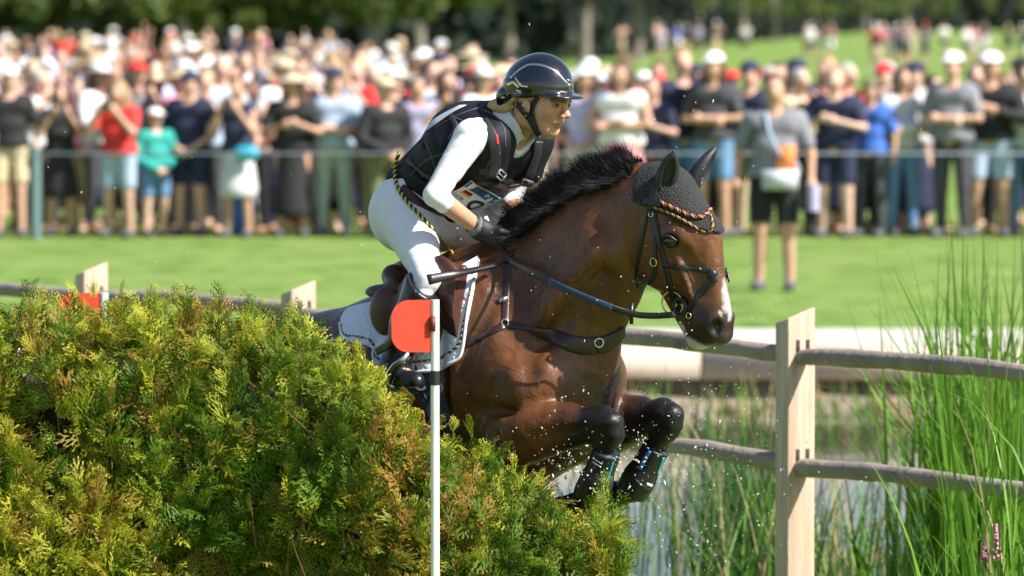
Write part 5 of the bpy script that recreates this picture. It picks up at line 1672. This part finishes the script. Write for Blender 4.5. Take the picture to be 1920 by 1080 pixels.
# frond shapes: a stem, alternate branchlets, small scale-leaf leaflets
def frond(seed):
    r = np.random.default_rng(seed)
    V, F, T = [], [], []
    def leaf(p, d, L, w, t0, t1):
        n = np.array([-d[1], d[0]]); m_ = p + d * L * .45; e = p + d * L
        k = len(V)
        V.extend([p - n * w * .5, p + n * w * .5, m_ + n * w, e, m_ - n * w]); T.extend([t0, t0, (t0 + t1) / 2, t1, (t0 + t1) / 2])
        F.extend([(k, k + 4, k + 2), (k, k + 2, k + 1), (k + 4, k + 3, k + 2)])
    nb = 13
    for i in range(nb):
        t = .08 + .88 * i / nb
        sd = 1 if i % 2 else -1
        L = (.52 * (1 - t) ** .75 + .07) * r.uniform(.75, 1.2)
        a = math.radians(r.uniform(30, 46)) * sd
        d = np.array([math.sin(a), math.cos(a)]); p = np.array([0, t])
        ns = max(2, int(L / .075))
        for j in range(ns):
            u = (j + .35) / ns
            s2 = 1 if j % 2 else -1
            a2 = a * .75 + math.radians(r.uniform(26, 40)) * s2
            d2 = np.array([math.sin(a2), math.cos(a2)])
            leaf(p + d * L * u, d2, (.135 * (1 - u * .45)) * r.uniform(.8, 1.25) * (.6 + .6 * L), .020, .25 + t * .4 + u * .2, .55 + .3 * u + .2 * t)
        leaf(p, d, L * 1.02, .017, .15 + t * .4, .6 + .4 * t)
    leaf(np.array([0, 0.]), np.array([0, 1.]), 1.06, .013, 0, 1)
    V = np.array(V); T = np.clip(np.array(T), 0, 1)
    z = -.16 * V[:, 1] ** 2 - .55 * np.maximum(V[:, 1] - .55, 0) ** 2 - .9 * V[:, 0] ** 2 + .05 * np.sin(V[:, 1] * 9 + seed) + r.normal(0, .008, len(V))
    return np.stack([V[:, 0], V[:, 1], z], 1), np.array(F), T
FR = [frond(s) for s in range(7)]
NS = 1150                                                             # upright shoots, each carrying several fronds
def sample_hedge(n):
    kind = rng.uniform(0, 1, n)
    x = rng.uniform(X0, X1, n)
    f_, k_ = depth_range(x)
    zt = hedge_top(x, 17)
    P = np.zeros((n, 3)); Nm = np.zeros((n, 3))
    front = kind < .66
    P[:, 0] = x
    zlow = .36
    P[front, 1] = f_[front] + np.abs(rng.normal(0, .05, front.sum()))
    P[front, 2] = zlow + (zt - zlow)[front] * rng.uniform(0, 1, front.sum())
    Nm[front] = (0, -1, .1)
    top = (kind >= .66) & (kind < .93)
    P[top, 1] = f_[top] + (k_ - f_)[top] * rng.uniform(0, 1, top.sum())
    P[top, 2] = hedge_top(x[top], P[top, 1]) - np.abs(rng.normal(0, .03, top.sum()))
    Nm[top] = (.1, -.15, 1)
    rt = kind >= .93
    P[rt, 0] = X1 - np.abs(rng.normal(0, .05, rt.sum()))
    P[rt, 1] = rng.uniform(16.85, 18.05, rt.sum())
    z1 = hedge_top(np.full(rt.sum(), X1), 17)
    P[rt, 2] = zlow + (z1 - zlow) * rng.uniform(0, 1, rt.sum())
    Nm[rt] = (1, -.3, .3)
    sh = front & (P[:, 2] > zt - .06)
    P[sh, 1] += .05
    hol = vnoise(P, 13, 21)
    P -= Nm * (.13 * sstep(.0, .5, hol))[:, None]
    return P, Nm, hol
SP, SN, hol = sample_hedge(NS)
sax = np.array([0, 0, 1.]) * rng.uniform(.8, 1.2, NS)[:, None] + SN * rng.uniform(.15, .55, NS)[:, None] + rng.normal(0, .20, (NS, 3))
sax /= np.linalg.norm(sax, axis=1)[:, None]
slen = rng.uniform(.12, .25, NS)
onTop = SN[:, 2] > .5
slen[onTop] *= rng.uniform(.55, 1.0, onTop.sum())
SP[~onTop] -= sax[~onTop] * (slen[~onTop] * .6)[:, None]
shy = vnoise(SP, 5.5, 31) + .45 * rng.normal(size=NS)
sbr = vnoise(SP, 4.2, 44) + .55 * rng.normal(size=NS)
PER = 8
sid = np.repeat(np.arange(NS), PER); NF = len(sid)
u = np.tile((np.arange(PER) + .5) / PER, NS) + rng.normal(0, .03, NF)
u[PER - 1::PER] = 1.0
sA = sax[sid]; sNn = SN[sid] + rng.normal(0, .15, (NF, 3))
e1 = np.cross(sA, sNn); e1 /= np.linalg.norm(e1, axis=1)[:, None]; e2 = np.cross(e1, sA)
phi = np.tile(np.arange(PER) * 2.4, NS) + np.repeat(rng.uniform(0, 6.28, NS), PER)
side = np.cos(phi)[:, None] * e1 - (.35 + np.abs(np.sin(phi)))[:, None] * e2 * -.6
P = SP[sid] + sA * (slen[sid] * u)[:, None]
tipw = u[:, None]
ax = sA * (.55 + .9 * tipw) + side * (1.0 - .75 * tipw) + rng.normal(0, .14, (NF, 3))
ax /= np.linalg.norm(ax, axis=1)[:, None]
zn = sNn * 1.0 + rng.normal(0, .65, (NF, 3)); zn -= ax * (zn * ax).sum(1)[:, None]; zn /= np.linalg.norm(zn, axis=1)[:, None]
xn = np.cross(ax, zn)
size = (rng.uniform(.055, .150, NF) * (1.1 - .45 * u))
br = sstep(.45, 1.0, sbr[sid] + .25 * rng.normal(size=NF))[:, None]
ye = sstep(-.50, .75, shy[sid] + .35 * rng.normal(size=NF) + .5 * (u - .5))[:, None]
cg = np.array([.105, .205, .012]); cy = np.array([.62, .58, .045]); cb = np.array([.50, .24, .05]); cd = np.array([.025, .075, .010])  # leaf tints, with tips raised as if sunlit and bases darkened like shaded gaps
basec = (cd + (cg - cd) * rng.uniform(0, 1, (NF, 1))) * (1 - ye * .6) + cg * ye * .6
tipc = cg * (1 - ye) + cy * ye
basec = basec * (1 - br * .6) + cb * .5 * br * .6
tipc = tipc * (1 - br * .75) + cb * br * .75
tan = (rng.uniform(0, 1, NF) < .30)[:, None]
VV, FF, CC, off = [], [], [], 0
kinds = rng.integers(0, len(FR), NF)
for k, (fv, ff, ft) in enumerate(FR):
    ids = np.nonzero(kinds == k)[0]
    m_ = len(ids)
    bend = rng.uniform(.3, 2.2, m_)[:, None]
    loc = np.stack([np.broadcast_to(fv[:, 0], (m_, len(fv))), np.broadcast_to(fv[:, 1], (m_, len(fv))), fv[None, :, 2] * bend], 2)
    # curled tip
    w = (loc @ np.zeros((3, 1)))[..., 0]
    wv = P[ids][:, None, :] + size[ids][:, None, None] * (loc[..., :1] * xn[ids][:, None, :] + loc[..., 1:2] * ax[ids][:, None, :] + loc[..., 2:] * zn[ids][:, None, :])
    t = ft[None, :, None]
    c = basec[ids][:, None, :] * (1 - t) + tipc[ids][:, None, :] * t
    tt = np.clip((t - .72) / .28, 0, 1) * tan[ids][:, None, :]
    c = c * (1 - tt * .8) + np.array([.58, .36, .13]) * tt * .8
    VV.append(wv.reshape(-1, 3)); CC.append(c.reshape(-1, 3))
    FF.append((ff[None] + (np.arange(m_) * len(fv))[:, None, None]).reshape(-1, 3) + off)
    off += m_ * len(fv)
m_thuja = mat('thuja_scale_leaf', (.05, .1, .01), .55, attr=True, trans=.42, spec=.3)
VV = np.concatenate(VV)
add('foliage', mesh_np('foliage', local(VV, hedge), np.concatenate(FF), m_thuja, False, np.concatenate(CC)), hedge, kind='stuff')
# leaders that stick out on top, brown twigs in the face
m_twig = mat('red_brown_twig', (.16, .075, .035), .7, .3, 40)
b = MB()
for k in range(0, NS, 2):
    b.tube([SP[k] - sax[k] * .05, SP[k] + sax[k] * slen[k] * .5, SP[k] + sax[k] * slen[k]], np.array([.0026, .0018, .0008]), 4, caps=False)
for k in range(90):
    x = rng.uniform(X0, X1); f_, k_ = depth_range(x); zt = hedge_top(np.array([x]), 17)[0]
    z = rng.uniform(.5, zt - .02) if k > 40 else zt - .06
    p0 = np.array([x, f_ + rng.uniform(.0, .10) if k > 40 else rng.uniform(f_, k_), z])
    d = np.array([rng.normal(0, .35), rng.normal(-.15, .2), 1.]); d /= np.linalg.norm(d)
    L = rng.uniform(.10, .24)
    pts = [p0 + d * L * t + np.array([math.sin(t * 3 + k) * .008, -.015 * t, 0]) for t in (0, .33, .66, 1)]
    b.tube(pts, np.array([.0028, .0023, .0016, .0007]), 5)
b.build('twigs', m_twig, hedge, kind='stuff').name = 'twig'
# ------------------------------------------------------------------ reeds and grasses at the pond
def blades(r, n, cx, cy, sx, sy, z0, hmin, hmax, width, lean=.18, droop=.5, cols=((.04, .12, .012), (.14, .28, .03)), straw=.1):
    x = cx + r.normal(0, sx, n); y = cy + r.normal(0, sy, n)
    h = r.uniform(hmin, hmax, n); a = r.uniform(0, 6.28, n); ln = r.uniform(.2, 1, n) * lean
    dr = r.uniform(0, 1, n) ** 2 * droop
    S = 7; t = np.linspace(0, 1, S)
    off = ln[:, None] * t + dr[:, None] * t ** 3
    P = np.stack([x[:, None] + np.cos(a)[:, None] * off * h[:, None], y[:, None] + np.sin(a)[:, None] * off * h[:, None], z0 + h[:, None] * (t - .55 * dr[:, None] * t ** 4)], 2)
    b = a + 1.57 + r.normal(0, .6, n)
    sd = np.stack([np.cos(b), np.sin(b), 0 * b], 1)
    w = width * r.uniform(.6, 1.3, n)[:, None] * (1 - t ** 2.2 * .95)
    v = np.stack([P - sd[:, None] * w[..., None], P + sd[:, None] * w[..., None]], 2).reshape(-1, 3)
    base = np.arange(n)[:, None] * S * 2; k = np.arange(S - 1)[None] * 2
    q = np.stack([base + k, base + k + 1, base + k + 3, base + k + 2], -1).reshape(-1, 4)
    c = np.array(cols[0]) + (np.array(cols[1]) - np.array(cols[0])) * r.uniform(0, 1, (n, 1))
    st = (r.uniform(0, 1, n) < straw)[:, None]
    c = np.where(st, np.array([.42, .34, .16]), c)
    return v, q, np.repeat(c, S * 2, axis=0)
m_reed = mat('reed_leaf', (.06, .16, .02), .5, attr=True, trans=.35, spec=.35)
def clump(name, label, category, specs, seed, group=None):
    r = np.random.default_rng(seed)
    V, Q, C_, o = [], [], [], 0
    for sp in specs:
        v, q, c = blades(r, *sp[0], **sp[1]); V.append(v); Q.append(q + o); C_.append(c); o += len(v)
    V = np.concatenate(V); loc = (V[:, 0].mean(), V[:, 1].mean(), V[:, 2].min())
    t_ = thing(name, loc, label, category, group)
    add('leaves', mesh_np('leaves', local(V, t_), np.concatenate(Q), m_reed, True, np.concatenate(C_)), t_, kind='stuff')
    return t_
bright = dict(cols=((.06, .17, .012), (.20, .38, .035)))
dark = dict(cols=((.02, .07, .012), (.06, .16, .025)))
X = lambda px, Y: (px - 960) * Y / F_PX
clump('reed_clump', 'tall bright green reeds rising above the fence rail', 'reeds', [((560, X(1862, 22.6), 22.6, .15, .45, -.45, 1.1, 2.05, .011), dict(lean=.10, droop=.4, straw=.04, **bright)), ((50, X(1830, 22.3), 22.3, .16, .4, -.45, .8, 1.35, .007), dict(lean=.25, droop=.7, straw=.1, **bright))], 1)
clump('reed_clump', 'green reeds in front of the fence rail beside pink flowers', 'reeds', [((90, X(1890, 19.3), 19.3, .10, .2, .0, .55, 1.42, .006), dict(lean=.16, droop=.5, straw=.06, **bright)), ((26, X(1780, 19.4), 19.4, .10, .2, .0, .4, 1.05, .005), dict(lean=.25, droop=.9, straw=.15, **bright))], 2)
clump('grass_clump', 'yellow green grass growing in the water right of the post', 'grass', [((300, X(1575, 24.5), 24.5, .16, .6, -.45, .4, .95, .006), dict(lean=.3, droop=.7, straw=.22, **bright)), ((50, X(1660, 26.5), 26.5, .22, .6, -.45, .4, .9, .006), dict(lean=.35, droop=.9, straw=.4, **bright))], 3)
clump('reed_clump', 'dark green reeds standing in the water left of the post', 'reeds', [((420, X(1395, 25.2), 25.2, .12, .7, -.45, .6, 1.25, .006), dict(lean=.16, droop=.4, straw=.05, **dark)), ((70, X(1400, 23.4), 23.4, .20, .3, -.45, .6, 1.2, .005), dict(lean=.3, droop=.7, straw=.15, **bright))], 4)
clump('reed_clump', 'sparse thin reeds in the open water behind the horse legs', 'reeds', [((70, X(1290, 27), 27, .22, .8, -.45, .5, 1.3, .005), dict(lean=.12, droop=.3, straw=.15, **dark)), ((36, X(1230, 30), 30, .3, .8, -.45, .4, 1.0, .006), dict(lean=.15, droop=.4, straw=.4, **bright))], 5)
clump('grass_clump', 'low rough grass along the far bank', 'grass', [((420, 2.0, 38.3, 1.6, .35, -.5, .15, .45, .010), dict(lean=.4, droop=.6, straw=.45, **bright))], 6)
clump('reed_clump', 'thin green stems in the water between post and tall reeds', 'reeds', [((60, X(1700, 23.8), 23.8, .16, .5, -.45, .5, 1.3, .0055), dict(lean=.2, droop=.5, straw=.12, **dark)), ((30, X(1600, 21.6), 21.6, .12, .2, -.45, .5, 1.0, .005), dict(lean=.3, droop=.8, straw=.2, **bright))], 7)
# pink loosestrife
def loosestrife(px, py, Y, label, h):
    p = at(px, py, Y); t_ = thing('flower', (p[0], p[1], 0), label, 'flower', None)
    MB().tube([(p[0], p[1], 0), (p[0] + .01, p[1], p[2])], .003, 6).build('stem', m_reed_stem, t_)
    b = MB(); r = np.random.default_rng(int(px))
    for k in range(70):
        z = r.uniform(0, 1); a = r.uniform(0, 6.28); q = np.array([p[0] + .01 + math.cos(a) * .014 * (1.1 - z), p[1] + math.sin(a) * .014 * (1.1 - z), p[2] - h * (1 - z)])
        b.sphere(q, .0065, 5, 4)
    b.build('flower_spike', m_pink, t_)
m_reed_stem = mat('flower_stem', (.08, .14, .03), .6); m_pink = mat('pink_petals', (.62, .24, .38), .7)
loosestrife(1863, 985, 19.2, 'pink flower spike at the foot of the reeds', .12)
loosestrife(1842, 1010, 19.3, 'smaller pink flower spike with faded lower blossoms', .08)
# ------------------------------------------------------------------ water thrown up by the horse
m_drop = mat('water_drop', (.95, .97, 1.0), .08, spec=.8)  # white body colour stands in for sun glints on clear drops
m_drop.node_tree.nodes['Principled BSDF'].inputs['Transmission Weight'].default_value = .45
m_drop.node_tree.nodes['Principled BSDF'].inputs['IOR'].default_value = 1.33
r = np.random.default_rng(77)
bm = bmesh.new(); bmesh.ops.create_icosphere(bm, subdivisions=1, radius=1); bm.verts.ensure_lookup_table()
iv = np.array([v.co for v in bm.verts]); itri = np.array([[v.index for v in f.verts] for f in bm.faces]); bm.free()
pts = []
def cloud(n, cx, cy, sx, sy, lat, sl, rmin, rmax):
    for _ in range(n):
        x, y = r.normal(cx, sx), r.normal(cy, sy)
        p = W(H(x, y, r.normal(lat, sl)))
        pts.append((p, rmin * .8 + (rmax - rmin) * 1.5 * r.uniform() ** 2.5))
cloud(420, 1230, 830, 110, 130, .05, .3, .0008, .0021)
cloud(240, 1330, 960, 130, 110, .0, .3, .0010, .0023)
cloud(90, 1120, 720, 170, 140, .32, .1, .0007, .0016)
cloud(120, 1320, 500, 90, 150, .0, .3, .0009, .0020)
cloud(90, 900, 480, 330, 200, .42, .1, .0008, .0018)
cloud(60, 330, 480, 260, 140, .3, .2, .0010, .0020)
cloud(260, 1090, 880, 70, 28, .1, .12, .0012, .0040)
cloud(160, 1060, 850, 60, 35, .25, .08, .0010, .0026)
P = np.array([p for p, _ in pts]); R = np.array([q for _, q in pts])
sd = r.normal(size=(len(P), 3)) * [.5, .3, 1]; sd /= np.linalg.norm(sd, axis=1)[:, None]
el = (r.uniform(0, 1, len(P)) ** 3 * 2.5)[:, None, None]
off = iv[None] * R[:, None, None]
v = (P[:, None] + off + sd[:, None] * (off * sd[:, None]).sum(2, keepdims=True) * el).reshape(-1, 3)
f = (itri[None] + (np.arange(len(P)) * len(iv))[:, None, None]).reshape(-1, 3)
add('water_spray', mesh_np('water_spray', v, f, m_drop, True), kind='stuff', label='fine drops of water flying around the horse', category='water spray')
